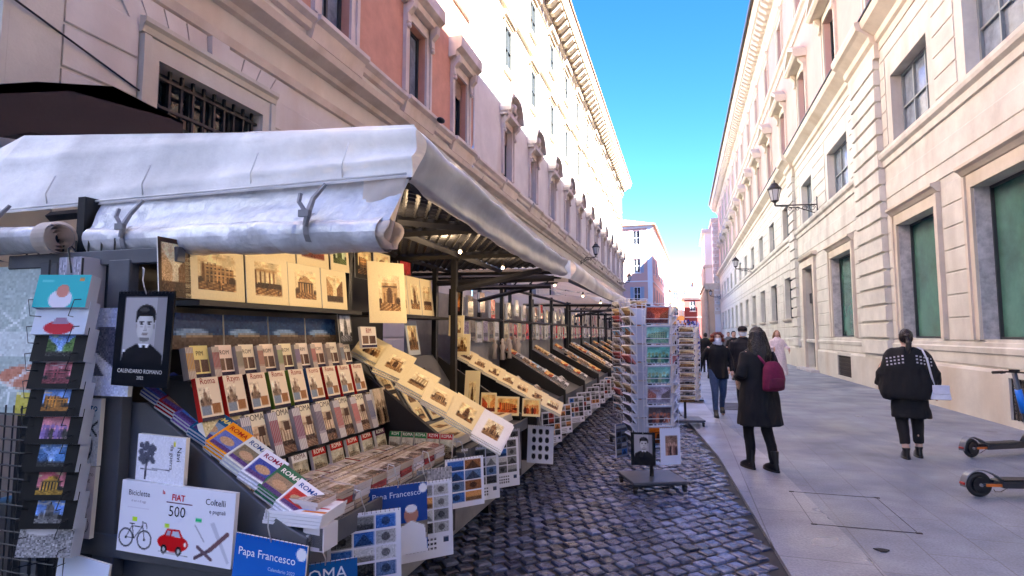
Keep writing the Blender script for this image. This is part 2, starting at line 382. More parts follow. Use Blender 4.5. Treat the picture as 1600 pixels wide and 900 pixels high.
def portrait(w_=34, h_=44):
    s = Pic(w_, h_, (.06,.06,.07)); s.rect(.14,.06,.88,.76,(.66,.65,.67)); s.rect(.72,.06,.88,.76,(.55,.54,.56))
    s.poly([(.14,.76),(.17,.64),(.38,.56),(.66,.56),(.86,.66),(.88,.76)], (.08,.08,.09))
    s.rect(.44,.48,.62,.58,(.70,.69,.69)); s.poly([(.43,.555),(.63,.555),(.60,.595),(.46,.595)], (.93,.93,.94))
    s.ell(.53,.37,.155,.165,(.80,.79,.79)); s.ell(.53,.24,.175,.10,(.15,.14,.14)); s.rect(.355,.24,.40,.33,(.17,.16,.16)); s.rect(.665,.24,.70,.33,(.17,.16,.16))
    fm = ((s.X-.53)/.155)**2+((s.Y-.37)/.165)**2 < 1
    sh = np.clip(.86-.9*np.clip(s.X-.53,0,1)-.35*np.clip(s.Y-.42,0,1)-.6*np.clip(.47-s.X,0,1), .3, 1)[...,None]*np.array([.95,.94,.94])
    s.a = np.where((fm & (s.Y > .265))[...,None], sh, s.a)
    s.poly([(.36,.31),(.37,.21),(.45,.165),(.58,.155),(.68,.19),(.71,.27),(.70,.33),(.675,.29),(.63,.245),(.52,.25),(.42,.265),(.385,.29)], (.13,.12,.12)); s.ell(.50,.195,.09,.022,(.26,.25,.25))
    for x in (.465,.60):
        s.line(x-.035,.328,x+.035,.322,.010,(.22,.20,.20)); s.ell(x,.347,.026,.010,(.30,.28,.28)); s.ell(x,.347,.009,.009,(.08,.08,.08)); s.ell(x,.375,.03,.008,(.66,.65,.65))
    s.poly([(.525,.35),(.545,.35),(.565,.405),(.51,.408)], (.70,.69,.69)); s.line(.508,.411,.565,.409,.006,(.45,.43,.43))
    s.line(.485,.448,.585,.445,.007,(.38,.33,.33)); s.line(.50,.462,.57,.46,.006,(.60,.57,.57)); s.ell(.375,.37,.013,.03,(.62,.6,.6)); s.ell(.688,.37,.012,.03,(.5,.49,.49))
    s.poly([(.44,.49),(.62,.49),(.61,.52),(.53,.535),(.45,.52)], (.48,.47,.47)); s.poly([(.40,.60),(.52,.60),(.50,.76),(.36,.76)], (.11,.11,.12)); s.rect(.505,.568,.555,.592,(.1,.1,.1))
    return s
def card(name, w_, h_, t, pic, m=None, edge=(.92,.9,.86), glossy='paper'):
    mb = MB(); x0, x1 = -w_/2, w_/2
    vs = [(x0,0,0),(x1,0,0),(x1,h_,0),(x0,h_,0),(x0,0,t),(x1,0,t),(x1,h_,t),(x0,h_,t)]
    mb.add(vs, [(0,3,2,1),(0,1,5,4),(1,2,6,5),(2,3,7,6),(3,0,4,7)], edge)
    W, H = pic.w, pic.h
    g = [(x0+w_*i/W, h_-h_*j/H, t) for j in range(H+1) for i in range(W+1)]
    fs = [(j*(W+1)+i, (j+1)*(W+1)+i, (j+1)*(W+1)+i+1, j*(W+1)+i+1) for j in range(H) for i in range(W)]
    k = len(mb.v); mb.v += g
    mb.f += [[k+a for a in f] for f in fs]; mb.c += [tuple(c) for c in pic.a.reshape(H,2,W,2,3).mean((1,3)).reshape(-1,3)]; mb.m += [0]*len(fs)
    for (st,x,y,size,c,bold,rot,sx) in pic.t:
        vs, fs = textmesh(st, bold); cr, sr = math.cos(rot), math.sin(rot)
        mb.add([(x0+w_*x+(p[0]*sx*cr-p[1]*sr)*size, h_-h_*y+(p[0]*sx*sr+p[1]*cr)*size, t+.0012) for p in vs], fs, c)
    return mb.mesh(name, M[glossy])
def inst(me, name, label, cat, group=None):
    o = bpy.data.objects.new(name, me); col.objects.link(o); return tag(o, label, cat, group)
# ============================================================ THE SETTING
def struct(o): o['kind'] = 'structure'; return o
KL = [(0,1.02),(2,.86),(4.25,.65),(8.35,.40),(12.1,-.08),(16,-.28),(25,-.5),(45,-.8),(92,-1.2)]
def kx(y):
    for (a,xa),(b,xb) in zip(KL, KL[1:]):
        if y <= b: return xa+(xb-xa)*(y-a)/(b-a)
    return KL[-1][1]
mb = MB(); mb.box((-400,-300,-.2),(400,700,-.06)); struct(mb.build('ground', M['dirt']))
mb = MB(); mb.quad([(-6.5,-8,-.03),(1.1,-8,-.03),(1.1,92,-.03),(-6.5,92,-.03)]); struct(mb.build('cobble_bed', M['dirt']))
# cobbles: individually cut stones laid on the diagonal
mb = MB(); S = .126; c45 = math.sqrt(.5)
r2 = random.Random(3)
for i in range(-70, 480):
    for j in range(-480, 70):
        u = i*S + (j%2)*S*.48; v = j*S
        x = (u+v)*c45; y = (u-v)*c45
        if y < .8 or y > 46 or x < -2.35 or x > kx(y)-.075: continue
        if y > 22 and x < -1.95: continue
        u += r2.uniform(-.010,.010)+.02*math.sin(v*.9); v += r2.uniform(-.010,.010)+.03*math.sin(u*.7); hw = S*.5-.008-r2.random()*.008; hv = S*.5-.008-r2.random()*.008
        z = -.012+r2.uniform(-.006,.006); tx = r2.uniform(-.05,.05); ty = r2.uniform(-.05,.05); g = .27+r2.random()*.22
        bl = r2.random()*.03
        def pt(a, b, zz): uu, vv = u+a, v+b; return ((uu+vv)*c45, (uu-vv)*c45, zz+a*tx+b*ty)
        vs = [pt(a*hw*1.0,b*hv*1.0,z-.03) for a,b in ((-1,-1),(1,-1),(1,1),(-1,1))] + [pt(a*hw*.93,b*hv*.93,z-.006) for a,b in ((-1,-1),(1,-1),(1,1),(-1,1))] + [pt(a*hw*.76,b*hv*.76,z+.001) for a,b in ((-1,-1),(1,-1),(1,1),(-1,1))]
        if y > 14: fs = [(11,10,9,8)] + [(k+4 if 0 else k, (k+1)%4, 8+(k+1)%4, 8+k)[::-1] for k in range(4)]
        else: fs = [(11,10,9,8)] + [(k,(k+1)%4,4+(k+1)%4,4+k)[::-1] for k in range(4)] + [(4+k,4+(k+1)%4,8+(k+1)%4,8+k)[::-1] for k in range(4)]
        mb.add(vs, fs, (g*.90, g*.98, g*1.20+bl))
struct(mb.build('cobbled_road', M['basalt'], fix=False))
# pavement and its pale kerb stones
mb = MB(); P = [(kx(y)+.62, y, 0) for y in range(-8, 93, 2)]
mb.v = []; 
ys = list(range(-8, 93, 2))
for a, b in zip(ys, ys[1:]):
    mb.quad([(kx(a)+.62,a,0),(5.5,a,0),(5.5,b,0),(kx(b)+.62,b,0)])
struct(mb.build('pavement', M['slab']))
mb = MB()
for a, b in zip(ys, ys[1:]):
    mb.quad([(kx(a),a,.002),(kx(a)+.62,a,.002),(kx(b)+.62,b,.002),(kx(b),b,.002)])
    mb.quad([(kx(a),a,-.06),(kx(a),a,.002),(kx(b),b,.002),(kx(b),b,-.06)])
struct(mb.build('kerb', M['kerb']))
mb = MB(); mb.quad([(-40,92,-.005),(60,92,-.005),(60,300,-.005),(-40,300,-.005)]); struct(mb.build('far_street', M['slab']))
# access cover frame, spots
mb = MB(); mb.cur = (.14,.14,.14)
x0,x1,y0,y1 = 1.02,1.78,5.42,6.45
for a in ((x0,y0,x1,y0+.010),(x0,y1,x1,y1+.004),(x0,y0,x0+.003,y1),(x1,y0,x1+.003,y1)): mb.box((a[0],a[1],.001),(a[0]+(a[2]-a[0])*(1 if a[1]==y0 and a[2]==x1 else 1),a[3] if a[1]==y0 and a[2]==x1 else (a[3] if a[3]-a[1]>.1 else a[1]+.004),.004))
for a in ((x0,y0),(x1,y0),(x1,y1),(x0,y1)): mb.box((a[0]-.015,a[1]-.01,.001),(a[0]+.03,a[1]+.015,.0065))
tag(mb.build('access_cover', M['iron']), 'square slab access cover with a thin dark iron rim set in the grey pavement', 'manhole cover')
mb = MB(); mb.box((.78,12.9,.003),(1.5,14.2,.007)); 
for k in range(5): mb.box((.80,12.98+k*.25,.007),(1.48,13.10+k*.25,.012))
tag(mb.build('ribbed_cover', M['iron']), 'ribbed iron service cover in the pavement beside the red haired walker', 'manhole cover')
for k, (x, y, r_) in enumerate([(1.38,4.92,.035),(3.25,12.6,.05),(4.55,20.3,.05)]):
    pts = [(x+r_*(1+.35*math.sin(3*a+k))*math.cos(a)*1.3, y+r_*math.sin(a), .004) for a in [i*math.pi/6 for i in range(12)]]
    mb = MB(); mb.prism(pts, (0,0,.005), [(.03,.03,.03),(.75,.75,.75),(.8,.8,.8)][k])
    tag(mb.build('dropped_scrap' if k else 'flattened_gum', M['paint']), ['black squashed gum blob on the near pavement past the access cover','white paper scrap on the pavement behind the woman with the white bag','white paper scrap on the pavement near the wall grates'][k], 'litter')

# ------------------------------------------------------------ facades
class Facade:
    def __init__(s, O, U, N, world=True): s.O = Vector(O); s.U = Vector(U).normalized(); s.N = Vector(N).normalized(); s.world = world
    def p(s, u, z, d=0): return s.O + s.U*u + s.N*d + Vector((0,0,z))
    def box(s, mb, u0,u1,z0,z1,d0,d1, c=None):
        a = [s.p(u,z,d) for (u,z,d) in ((u0,z0,d0),(u1,z0,d0),(u1,z0,d1),(u0,z0,d1),(u0,z1,d0),(u1,z1,d0),(u1,z1,d1),(u0,z1,d1))]
        fs = [(0,3,2,1),(4,5,6,7),(0,1,5,4),(1,2,6,5),(2,3,7,6),(3,0,4,7)]
        if s.U.cross(Vector((0,0,1))).dot(s.N) > 0: pass
        return mb.add(a, fs, c)
    def prof(s, mb, u0, u1, pts, c=None):           # (d,z) profile extruded along u
        a = [s.p(u0, z, d) for d, z in pts]
        return mb.prism(a, s.U*(u1-u0), c)
    def wall(s, mb, u0,u1,z0,z1, ops, rev=.3):
        us = sorted(set([u0,u1]+[o[0] for o in ops]+[o[1] for o in ops])); zs = sorted(set([z0,z1]+[o[2] for o in ops]+[o[3] for o in ops]))
        us = [a for a in us if u0<=a<=u1]; zs = [a for a in zs if z0<=a<=z1]
        for a,b in zip(us,us[1:]):
            for e,f in zip(zs,zs[1:]):
                cu, cz = (a+b)/2, (e+f)/2
                if any(o[0]<cu<o[1] and o[2]<cz<o[3] for o in ops): continue
                mb.quad([s.p(a,e),s.p(b,e),s.p(b,f),s.p(a,f)])
        for (a,b,e,f) in ops:
            for q in (((a,e),(b,e)),((b,e),(b,f)),((b,f),(a,f)),((a,f),(a,e))):
                mb.quad([s.p(*q[0]),s.p(*q[1]),s.p(*q[1],-rev),s.p(*q[0],-rev)])
    def ashlar(s, mb, u0,u1,z0,z1, h, ops, d=.03, g=.022, vs=None):
        n = max(1, round((z1-z0)/h)); h = (z1-z0)/n
        for i in range(n):
            a, b = z0+i*h+g/2, z0+(i+1)*h-g/2
            cuts = [(u0,u1)]
            for o in ops:
                if o[3] > a+.03 and o[2] < b-.03:
                    nc = []
                    for (p,q) in cuts:
                        if o[1] <= p or o[0] >= q: nc.append((p,q)); continue
                        if o[0] > p: nc.append((p,o[0]))
                        if o[1] < q: nc.append((o[1],q))
                    cuts = nc
            for (p,q) in cuts:
                if q-p < .06: continue
                s.prof(mb, p+.002, q-.002, [(0.001,a),(d*.6,a),(d,a+.012),(d,b-.012),(d*.6,b),(.001,b)])
    def pediment(s, mb, u, z, w_, h, d, kind):
        if kind == 'flat':
            s.prof(mb, u-w_/2, u+w_/2, [(0.002,z),(d*.55,z+.03),(d*.6,z+h*.3),(d,z+h*.45),(d,z+h),(0.002,z+h)])
        elif kind == 'tri':
            s.prof(mb, u-w_/2, u+w_/2, [(0.002,z),(d*.8,z),(d,z+.08),(d,z+.2),(0.002,z+.2)])
            for sg in (-1,1):
                a = [s.p(u+sg*w_/2, z+.2, .002), s.p(u+sg*w_/2, z+.36, .002), s.p(u, z+h, .002), s.p(u, z+h-.2, .002)]
                mb.prism(a, s.N*d)
            mb.prism([s.p(u-w_/2+.1,z+.2,.002), s.p(u+w_/2-.1,z+.2,.002), s.p(u,z+h-.15,.002)], s.N*d*.45)
        elif kind == 'arc':
            s.prof(mb, u-w_/2, u+w_/2, [(0.002,z),(d*.7,z),(d*.7,z+.16),(0.002,z+.16)])
            n = 8
            P = [(u-w_/2*math.cos(math.pi*i/n)*(1 if abs(math.cos(math.pi*i/n))<.99 else 1.05), z+.12+(h-.2)*math.sin(math.pi*i/n)) for i in range(n+1)]
            for (a,b) in zip(P,P[1:]):
                mb.prism([s.p(a[0],a[1],.002),s.p(a[0],a[1]+.17,.002),s.p(b[0],b[1]+.17,.002),s.p(b[0],b[1],.002)], s.N*d)
            mb.prism([s.p(a[0],a[1],.002) for a in P], s.N*d*.4)
            mb.ball(tuple(s.p(u,z+.12+(h-.2)*.5,d*.5)), .20, None, 8, 6)
            for sg in (-1,1): mb.tube([s.p(u+sg*.28,z+.2,d*.5), s.p(u+sg*.45,z+.4,d*.6), s.p(u+sg*.2,z+.55,d*.55)], .07, 6)
def window(F, par, u, z0, w_, h, rev=.3, glass='glassD', frame='framedark', nx=2, nz=2, surround=None, sur=.22, sill=True, ped=None, blind=0, label=None, ft=.06, smat='trimL', hood=0, brackets=False):
    """a window part with frame, surround and pediment sub-parts, at u on facade F"""
    Z = Facade((0,0,0), F.U, F.N); loc = F.p(u, z0)
    mb = MB(); mb.quad([Z.p(-w_/2,0,-rev+.03), Z.p(w_/2,0,-rev+.03), Z.p(w_/2,h,-rev+.03), Z.p(-w_/2,h,-rev+.03)])
    W = mb.build('window', M[glass], par, world=False, loc=loc-(org(par) if F.world else Vector((0,0,0))))
    if label: W['label'] = label
    mb = MB()
    for i in range(nx+1):
        x = -w_/2+ft/2+(w_-ft)*i/nx; t = ft if i in (0,nx) else ft*.7
        Z.box(mb, x-t/2, x+t/2, 0.004, h-.004, -rev+.035, -rev+.09)
    for i in range(nz+1):
        z = ft/2+(h-ft)*i/nz; t = ft if i in (0,nz) else ft*.6
        Z.box(mb, -w_/2+.003, w_/2-.003, z-t/2+.001, z+t/2-.001, -rev+.037, -rev+.087)
    mb.build('frame', M[frame], W, world=False)
    if blind:
        mb = MB(); n = int(blind/.05)
        for i in range(n): Z.box(mb, -w_/2+.04, w_/2-.04, h-.05*(i+1)+.004, h-.05*i, -rev+.1, -rev+.13)
        mb.build('roller_blind', M['blind'], W, world=False)
    if surround:
        mb = MB()
        for sg in (-1,1): Z.box(mb, sg*(w_/2), sg*(w_/2+sur), -.01, h+.0, .001, .06); Z.box(mb, sg*(w_/2+sur*.6), sg*(w_/2+sur), -.0, h+sur*.98, .06, .10)
        Z.box(mb, -w_/2-sur, w_/2+sur, h, h+sur, .001, .061)
        if brackets:
            for sg in (-1,1):
                x = sg*(w_/2+sur*.75)
                Z.prof(mb, x-.09, x+.09, [(.1,h-.25),(.16,h-.2),(.15,h),(.3,h+sur*.6),(.32,h+sur+.1),(.1,h+sur+.1)])
                mb.ball(tuple(Z.p(x,h-.3,.14)), .07, None, 8, 6)
        mb.build('surround', M[smat], W, world=False)
    if sill:
        mb = MB(); Z.prof(mb, -w_/2-sur*.9, w_/2+sur*.9, [(.0,-.14),(.1,-.14),(.16,-.05),(.16,-.0),(.0,-.0)])
        mb.build('sill', M[smat], W, world=False)
    if ped:
        mb = MB(); Z.pediment(mb, 0, h+sur+.02, w_+sur*2+.3, *ped)
        mb.build('pediment', M[smat], W, world=False)
    if hood:
        mb = MB(); Z.prof(mb, -w_/2-sur*1.1, w_/2+sur*1.1, [(.001,h+sur),(.08,h+sur+.02),(hood*.7,h+sur+.1),(hood,h+sur+.14),(hood,h+sur+.2),(.001,h+sur+.24)])
        mb.build('hood', M[smat], W, world=False)
    return W
def cpw(W, F, u, z): 
    c = copy_tree(W); c.location = F.p(u, z)-org(W.parent); c.parent = W.parent; return c
def modillions(F, mb, u0, u1, z, d0, d1, h, step, w_):
    u = u0
    while u < u1:
        F.prof(mb, u, u+w_, [(d0,z),(d0+(d1-d0)*.4,z),(d1,z+h*.6),(d1,z+h),(d0,z+h)]); u += step

# ---------------- right palazzo
FR = Facade((5.5,0,0),(0,1,0),(-1,0,0))
PR = empty('stone_palazzo', (5.5,30,0), 'long cream stone palazzo on the right with rose plaster upper storeys', 'building')
Y0, Y1 = -28, 88
gw = [(-4.6,2.2),(-.4,2.2),(3.9,2.2),(11.75,2.3),(15.75,2.3),(22.5,2.7)] + [(33+5*i,2.2) for i in range(11)]
ops = [(u-w_/2,u+w_/2,1.5,4.45) for u,w_ in gw if u < 30] + [(u-w_/2,u+w_/2,2.4,4.6) for u,w_ in gw if u > 30] + [(26.7,28.7,.12,4.6)]
mz = [(u,w_,6.62,8.5) for u,w_ in gw if u < 30] + [(27.7,2.1,6.62,8.5)] + [(u,1.9,6.75,8.45) for u,w_ in gw if u > 30]
ops += [(u-w_/2,u+w_/2,a,b) for u,w_,a,b in mz]
mb = MB(); FR.wall(mb, Y0, Y1, 0, 10.2, ops, .34)
mb.quad([FR.p(Y0,0),FR.p(Y0,0,-14),FR.p(Y0,21.8,-14),FR.p(Y0,21.8)]); mb.quad([FR.p(Y1,0),FR.p(Y1,0,-14),FR.p(Y1,21.8,-14),FR.p(Y1,21.8)])
mb.build('lower_wall', M['stoneR'], PR)
# grilles in plinth
gr = [(11.2,1.5),(22.4,1.7),(3.9,1.5),(-.4,1.5)]
mb = MB(); FR.ashlar(mb, Y0, Y1, .98, 9.6, .47, [(u0-.34,u1+.34,z0-.02,z1+.34 if z1<6 else z1+.2) for u0,u1,z0,z1 in ops]+[(Y0,Y1,4.95,5.02),(Y0,Y1,6.1,6.62)]+[(17.6,20.0,.98,9.6),(30,31.4,.98,9.6)], .022, .03)
mb.build('ashlar_courses', M['stoneR'], PR)
for a,b in ((17.7,19.9),(30.1,31.3),(6.3,8.2)):
    mb = MB(); FR.box(mb, a, b, .9, 9.6, .001, .10)
    FR.ashlar(mb, a-.05, b+.05, 1.0, 9.5, .47, [], .17, .07)
    mb.build('quoin_pilaster', M['stoneR'], PR)
mb = MB(); cuts = sorted([(u-w_/2,u+w_/2) for u,w_ in gr]+[(26.45,28.95)]); u = Y0
for a,b in cuts+[(Y1,Y1)]:
    FR.prof(mb, u, a, [(.001,0),(.09,0),(.09,.9),(.06,.96),(.001,.96)]); u = b
for a,b in cuts:
    if a > 26: continue
    FR.box(mb, a, b, 0, .12, .001, .088); FR.box(mb, a, b, .84, .955, .001, .088)
mb.build('plinth', M['travertine'], PR)
for u,w_ in gr:
    mb = MB(); FR.box(mb, u-w_/2, u+w_/2, .12, .84, .002, .012)
    mb2 = MB()
    n = 12
    for i in range(n+1):
        x = u-w_/2+w_*i/n; FR.box(mb2, x-.009, x+.009, .12, .84, .03, .05)
        if i < n:
            for k in range(5):
                mb2.tube([FR.p(x+w_/n*(.5+.38*math.cos(t)), .19+.14*k+.055*math.sin(t), .04) for t in [q*math.pi/4 for q in range(9)]], .008, 4)
    g = mb.build('vent_grille', M['groove'], PR); mb2.build('ironwork', M['iron'], g)
mb = MB()
FR.prof(mb, Y0, Y1, [(.001,6.18),(.05,6.2),(.06,6.36),(.13,6.42),(.15,6.50),(.15,6.58),(.001,6.60)])
FR.prof(mb, Y0, Y1, [(.001,4.97),(.03,4.98),(.03,5.0),(.001,5.01)])
FR.prof(mb, Y0, Y1, [(.001,1.22),(.05,1.24),(.06,1.34),(.001,1.38)])
mb.build('sill_band', M['stoneR'], PR)
mb = MB()
FR.prof(mb, Y0, Y1, [(.001,9.5),(.05,9.5),(.05,9.72),(.12,9.78),(.14,9.95),(.34,10.12),(.44,10.2),(.48,10.34),(.48,10.42),(.001,10.55)])
for a,b in ((17.5,20.1),(29.9,31.5),(6.2,8.4)):
    FR.prof(mb, a, b, [(.002,9.3),(.16,9.32),(.16,9.72),(.25,9.8),(.28,9.97),(.48,10.14),(.58,10.2),(.62,10.34),(.62,10.425),(.002,10.56)])
mb.build('main_ledge', M['trimR'], PR)
mb = MB(); FR.box(mb, Y0, Y1, 10.43, 10.47, .1, .52); 
mb.build('ledge_flashing', M['black'], PR)
# ground windows
first = None
for u,w_ in gw:
    if u > 30: continue
    lab = None
    W = window(FR, PR, u, 1.5, w_, 2.95, .34, 'glassG', 'framedark', 1, 1, 'y', .26, False, None, 0, lab, .05, 'trimR', .2)
    Z = Facade((0,0,0), FR.U, FR.N)
    for sg in (-1,1): mb = MB(); Z.box(mb, sg*(w_/2-.012), sg*w_/2-.0, 0, 2.95, -.3, .004); mb.build('marble_reveal', M['marble'], W, world=False)
W0 = window(FR, PR, 33, 2.4, 2.2, 2.2, .34, 'glassD', 'framedark', 2, 2, None, .2, True, None, 0, None, .06, 'trimR')
for i in range(1, 11): cpw(W0, FR, 33+5*i, 2.4)
for u,w_,a,b in mz:
    if u < 30: window(FR, PR, u, a, w_, b-a, .34, 'glassB' if u != 3.9 else 'glassD', 'framegrey', 3, 2, None, .3, False, None, 0, None, .07, 'trimR')
W0 = window(FR, PR, 33, 6.75, 1.9, 1.7, .3, 'glassD', 'framegrey', 2, 2, None, .2, False, None, 0, None, .06, 'trimR')
for i in range(1, 11): cpw(W0, FR, 33+5*i, 6.75)
# door
mb = MB(); mb.quad([FR.p(26.7,.12,-.33),FR.p(28.7,.12,-.33),FR.p(28.7,4.6,-.33),FR.p(26.7,4.6,-.33)]); dr = mb.build('door', M['glassD'], PR)
mb = MB(); FR.box(mb, 26.7,28.7,3.0,3.45,-.32,-.15); FR.box(mb,27.66,27.74,.12,3.0,-.32,-.26)
for a in (26.72,28.6): FR.box(mb, a,a+.08,.12,4.6,-.32,-.25)
mb.build('frame', M['framedark'], dr)
mb = MB(); FR.box(mb, 26.7,28.7,3.5,4.58,-.31,-.29); mb.build('transom', M['glassB'], dr)
mb = MB()
for sg in (-1,1): FR.box(mb, 27.7+sg*1.0, 27.7+sg*1.3, .02, 4.9, .001, .12)
FR.box(mb, 26.7,28.7,4.6,4.9,.001,.121); FR.prof(mb, 26.2,29.2,[(.001,4.92),(.2,5.0),(.24,5.1),(.001,5.14)])
mb.build('door_surround', M['trimR'], PR)
mb = MB(); FR.box(mb, 26.2,29.2,.001,.10,-.34,.42); mb.build('door_step', M['marble'], PR)
# upper storeys
up = [(-8+5*i) for i in range(19)]; up = [u+.6 for u in up]
ops = [(u-.75,u+.75,10.95,13.5) for u in up] + [(u-.65,u+.65,16.55,18.5) for u in up]
mb = MB(); FR.wall(mb, Y0, Y1, 10.2, 19.4, ops, .3); mb.build('upper_wall', M['pinkR'], PR)
W0 = window(FR, PR, up[0], 10.95, 1.5, 2.55, .3, 'glassD', 'framedark', 2, 2, 'y', .26, True, (1.0,.55,'tri'), 0, None, .06, 'trimR', 0, True)
for u in up[1:]: cpw(W0, FR, u, 10.95)
W0 = window(FR, PR, up[0], 16.55, 1.3, 1.95, .3, 'glassD', 'framedark', 2, 2, 'y', .22, False, (.3,.22,'flat'), 0, None, .06, 'trimR')
for u in up[1:]: cpw(W0, FR, u, 16.55)
mb = MB()
FR.prof(mb, Y0, Y1, [(.001,15.55),(.08,15.56),(.10,15.8),(.001,15.82)]); FR.prof(mb, Y0, Y1, [(.001,16.15),(.12,16.2),(.15,16.32),(.001,16.34)])
mb.build('string_course', M['trimR'], PR)
mb = MB(); FR.prof(mb, Y0, Y1, [(.001,19.1),(.08,19.12),(.1,19.35),(.3,19.5),(.3,20.15),(.95,20.2),(1.0,20.4),(1.08,20.5),(1.12,20.72),(.001,20.9)])
mb.build('roof_cornice', M['trimR'], PR)
def modrow(F, par, us, z, d0, d1, h, w_, mt='trimR'):
    mb = MB(); Z = Facade((0,0,0), F.U, F.N); modillions(Z, mb, 0, .01, 0, d0, d1, h, 9, w_)
    m0 = mb.build('modillion', M[mt], par, world=False, loc=F.p(us[0],z)-org(par))
    for u in us[1:]: c = m0.copy(); col.objects.link(c); c.location = F.p(u,z)-org(par)
us = [14+.62*i for i in range(119)]; modrow(FR, PR, us[:99], 19.7, .31, .86, .46, .3)
mb = MB(); modillions(FR, mb, us[99], Y1, 19.7, .31, .86, .46, .62, .3); modillions(FR, mb, Y0+.1, 14-.5, 19.7, .31, .86, .46, .62, .3)
mb.build('modillions', M['trimR'], PR)['kind'] = 'stuff'
mb = MB(); FR.prof(mb, Y0, Y1, [(1.25,20.75),(1.25,20.82),(-7,23.6),(-14,20.9),(-14,20.8)]); mb.build('roof', M['tile'], PR)
mb = MB(); mb.tube([FR.p(Y0,20.72,1.26), FR.p(Y1,20.72,1.26)], .09, 6); mb.build('gutter', M['framedark'], PR)

# ---------------- wall lanterns
def lantern(name, loc, side, label, L=1.15, s=1.0):
    t = empty(name, loc, label, 'wall lamp')
    x = -side*L
    mb = MB()
    mb.tube([(0,0,.0),(x,0,.05)], .022*s, 6); mb.box((-.03,-.05,-.35*s),(.02,.05,.25*s))
    for k in range(4):
        cx = -side*(.14+.2*k)*L/1.15; r_ = .1*s*(1-.15*k)
        mb.tube([(cx+r_*math.cos(a)*(1-a/16), 0, -.10*s+r_*math.sin(a)*(1-a/16)) for a in [i*.6 for i in range(15)]], .011*s, 5)
    mb.tube([(0,0,-.3*s),(-side*.4*L,0,-.12),(-side*.75*L,0,-.02),(x,0,.03)], .014*s, 6)
    mb.build('bracket', M['iron'], t, world=False)
    mb = MB(); mb.loft([(x,0,.05,.03*s,.03*s),(x,0,.12*s,.03*s,.03*s),(x,0,.18*s,.11*s,.11*s),(x,0,.2*s,.12*s,.12*s)], 8)
    mb.loft([(x,0,.56*s,.22*s,.22*s),(x,0,.60*s,.22*s,.22*s),(x,0,.70*s,.13*s,.13*s),(x,0,.76*s,.10*s,.10*s),(x,0,.8*s,.03*s,.03*s),(x,0,.88*s,.015*s,.015*s)], 8)
    for k in range(6):
        a = k*math.pi/3; mb.tube([(x+.11*s*math.cos(a),.11*s*math.sin(a),.2*s),(x+.19*s*math.cos(a),.19*s*math.sin(a),.57*s)], .009*s, 4)
    mb.build('lantern_cage', M['iron'], t, world=False)
    mb = MB(); mb.loft([(x,0,.2*s,.10*s,.10*s),(x,0,.56*s,.18*s,.18*s)], 6); mb.build('lantern_glass', M['lampglass'], t, world=False)
    return t
lantern('wall_lantern', (5.48,25.6,6.95), 1, 'ornate iron lantern on a scrolled bracket, the largest and nearest on the right palazzo', 1.6, 1.3)
lantern('wall_lantern', (5.48,47.5,6.7), 1, 'ornate iron lantern on the right palazzo, middle one of three along that wall', 1.3, 1.2)
lantern('wall_lantern', (5.3,84.5,6.9), 1, 'small distant iron lantern at the far end of the right palazzo', 1.3, 1.2)
lantern('wall_lantern', (-6.4,37.4,6.7), -1, 'iron lantern standing out from the left palazzo above the second awning', 1.0, 1.2)
lantern('wall_lantern', (-6.4,60.0,7.0), -1, 'small distant lantern at the far end of the left white palazzo', 1.2, 1.2)

# ---------------- left palazzo (near, pinkish)
FL = Facade((-6.5,0,0),(0,1,0),(1,0,0))
PL = empty('pink_palazzo', (-6.5,10,0), 'near left palazzo with stained pinkish stone base and shade toned plaster above', 'building')
LA, LB = 3.75, 17.05
uw = [5.3, 9.1, 12.75, 16.0-.05]; uw = [5.6, 9.3, 12.9, 15.9]
gops = [(5.45,7.35,3.2,5.15),(10.6,12.5,3.2,5.15)]
ops = gops+[(u-.5,u+.5,7.62,9.6) for u in uw]
mb = MB(); FL.wall(mb, LA, LB, 0, 7.25, gops, .32)
mb.quad([FL.p(LA,0),FL.p(LA,0,-12),FL.p(LA,21.5,-12),FL.p(LA,21.5)]); mb.build('lower_wall', M['pinkL'], PL)
mb = MB(); FL.wall(mb, LA, LB, 7.25, 10.6, ops[2:], .28); mb.build('middle_wall', M['plaster_shade'], PL)
mb = MB()
o3 = [(u-.5,u+.5,12.0,14.2) for u in uw]
FL.wall(mb, LA, LB, 10.6, 21.5, o3+[(u-.45,u+.45,16.4,18.2) for u in uw], .28); mb.build('upper_wall', M['sunlit_salmon'], PL)
mb = MB(); FL.ashlar(mb, LA+.55, LB-.2, 1.0, 5.55, .50, [(a-.28,b+.28,z0-.3,z1+.95) for a,b,z0,z1 in gops], .03, .035); mb.build('ashlar_courses', M['pinkL'], PL)
mb = MB(); FL.box(mb, LA, LA+.5, 0, 5.9, .001, .07); mb.box((-6.6,LA-.06,0),(-6.43,LA-.001,5.9)); mb.build('corner_pilaster', M['travertine'], PL)
mb = MB()
FL.prof(mb, LA, LB, [(.001,5.92),(.05,5.94),(.09,6.06),(.001,6.1)])
FL.prof(mb, LA, LB, [(.001,6.48),(.10,6.5),(.13,6.58),(.34,6.66),(.38,6.78),(.001,6.88)])
FL.prof(mb, LA, LB, [(.001,7.18),(.10,7.2),(.13,7.3),(.24,7.36),(.24,7.44),(.001,7.48)])
for u in uw:
    FL.prof(mb, u-.85, u+.85, [(.002,7.0),(.12,7.02),(.17,7.2),(.20,7.3),(.31,7.36),(.31,7.445),(.002,7.485)])
mb.build('ledges', M['trimL'], PL)
for u in uw[:3]: mb = MB(); FL.box(mb, u+1.0, u+2.7, 6.95, 7.12, .001, .03); mb.build('sill_panel', M['pinkL'], PL)
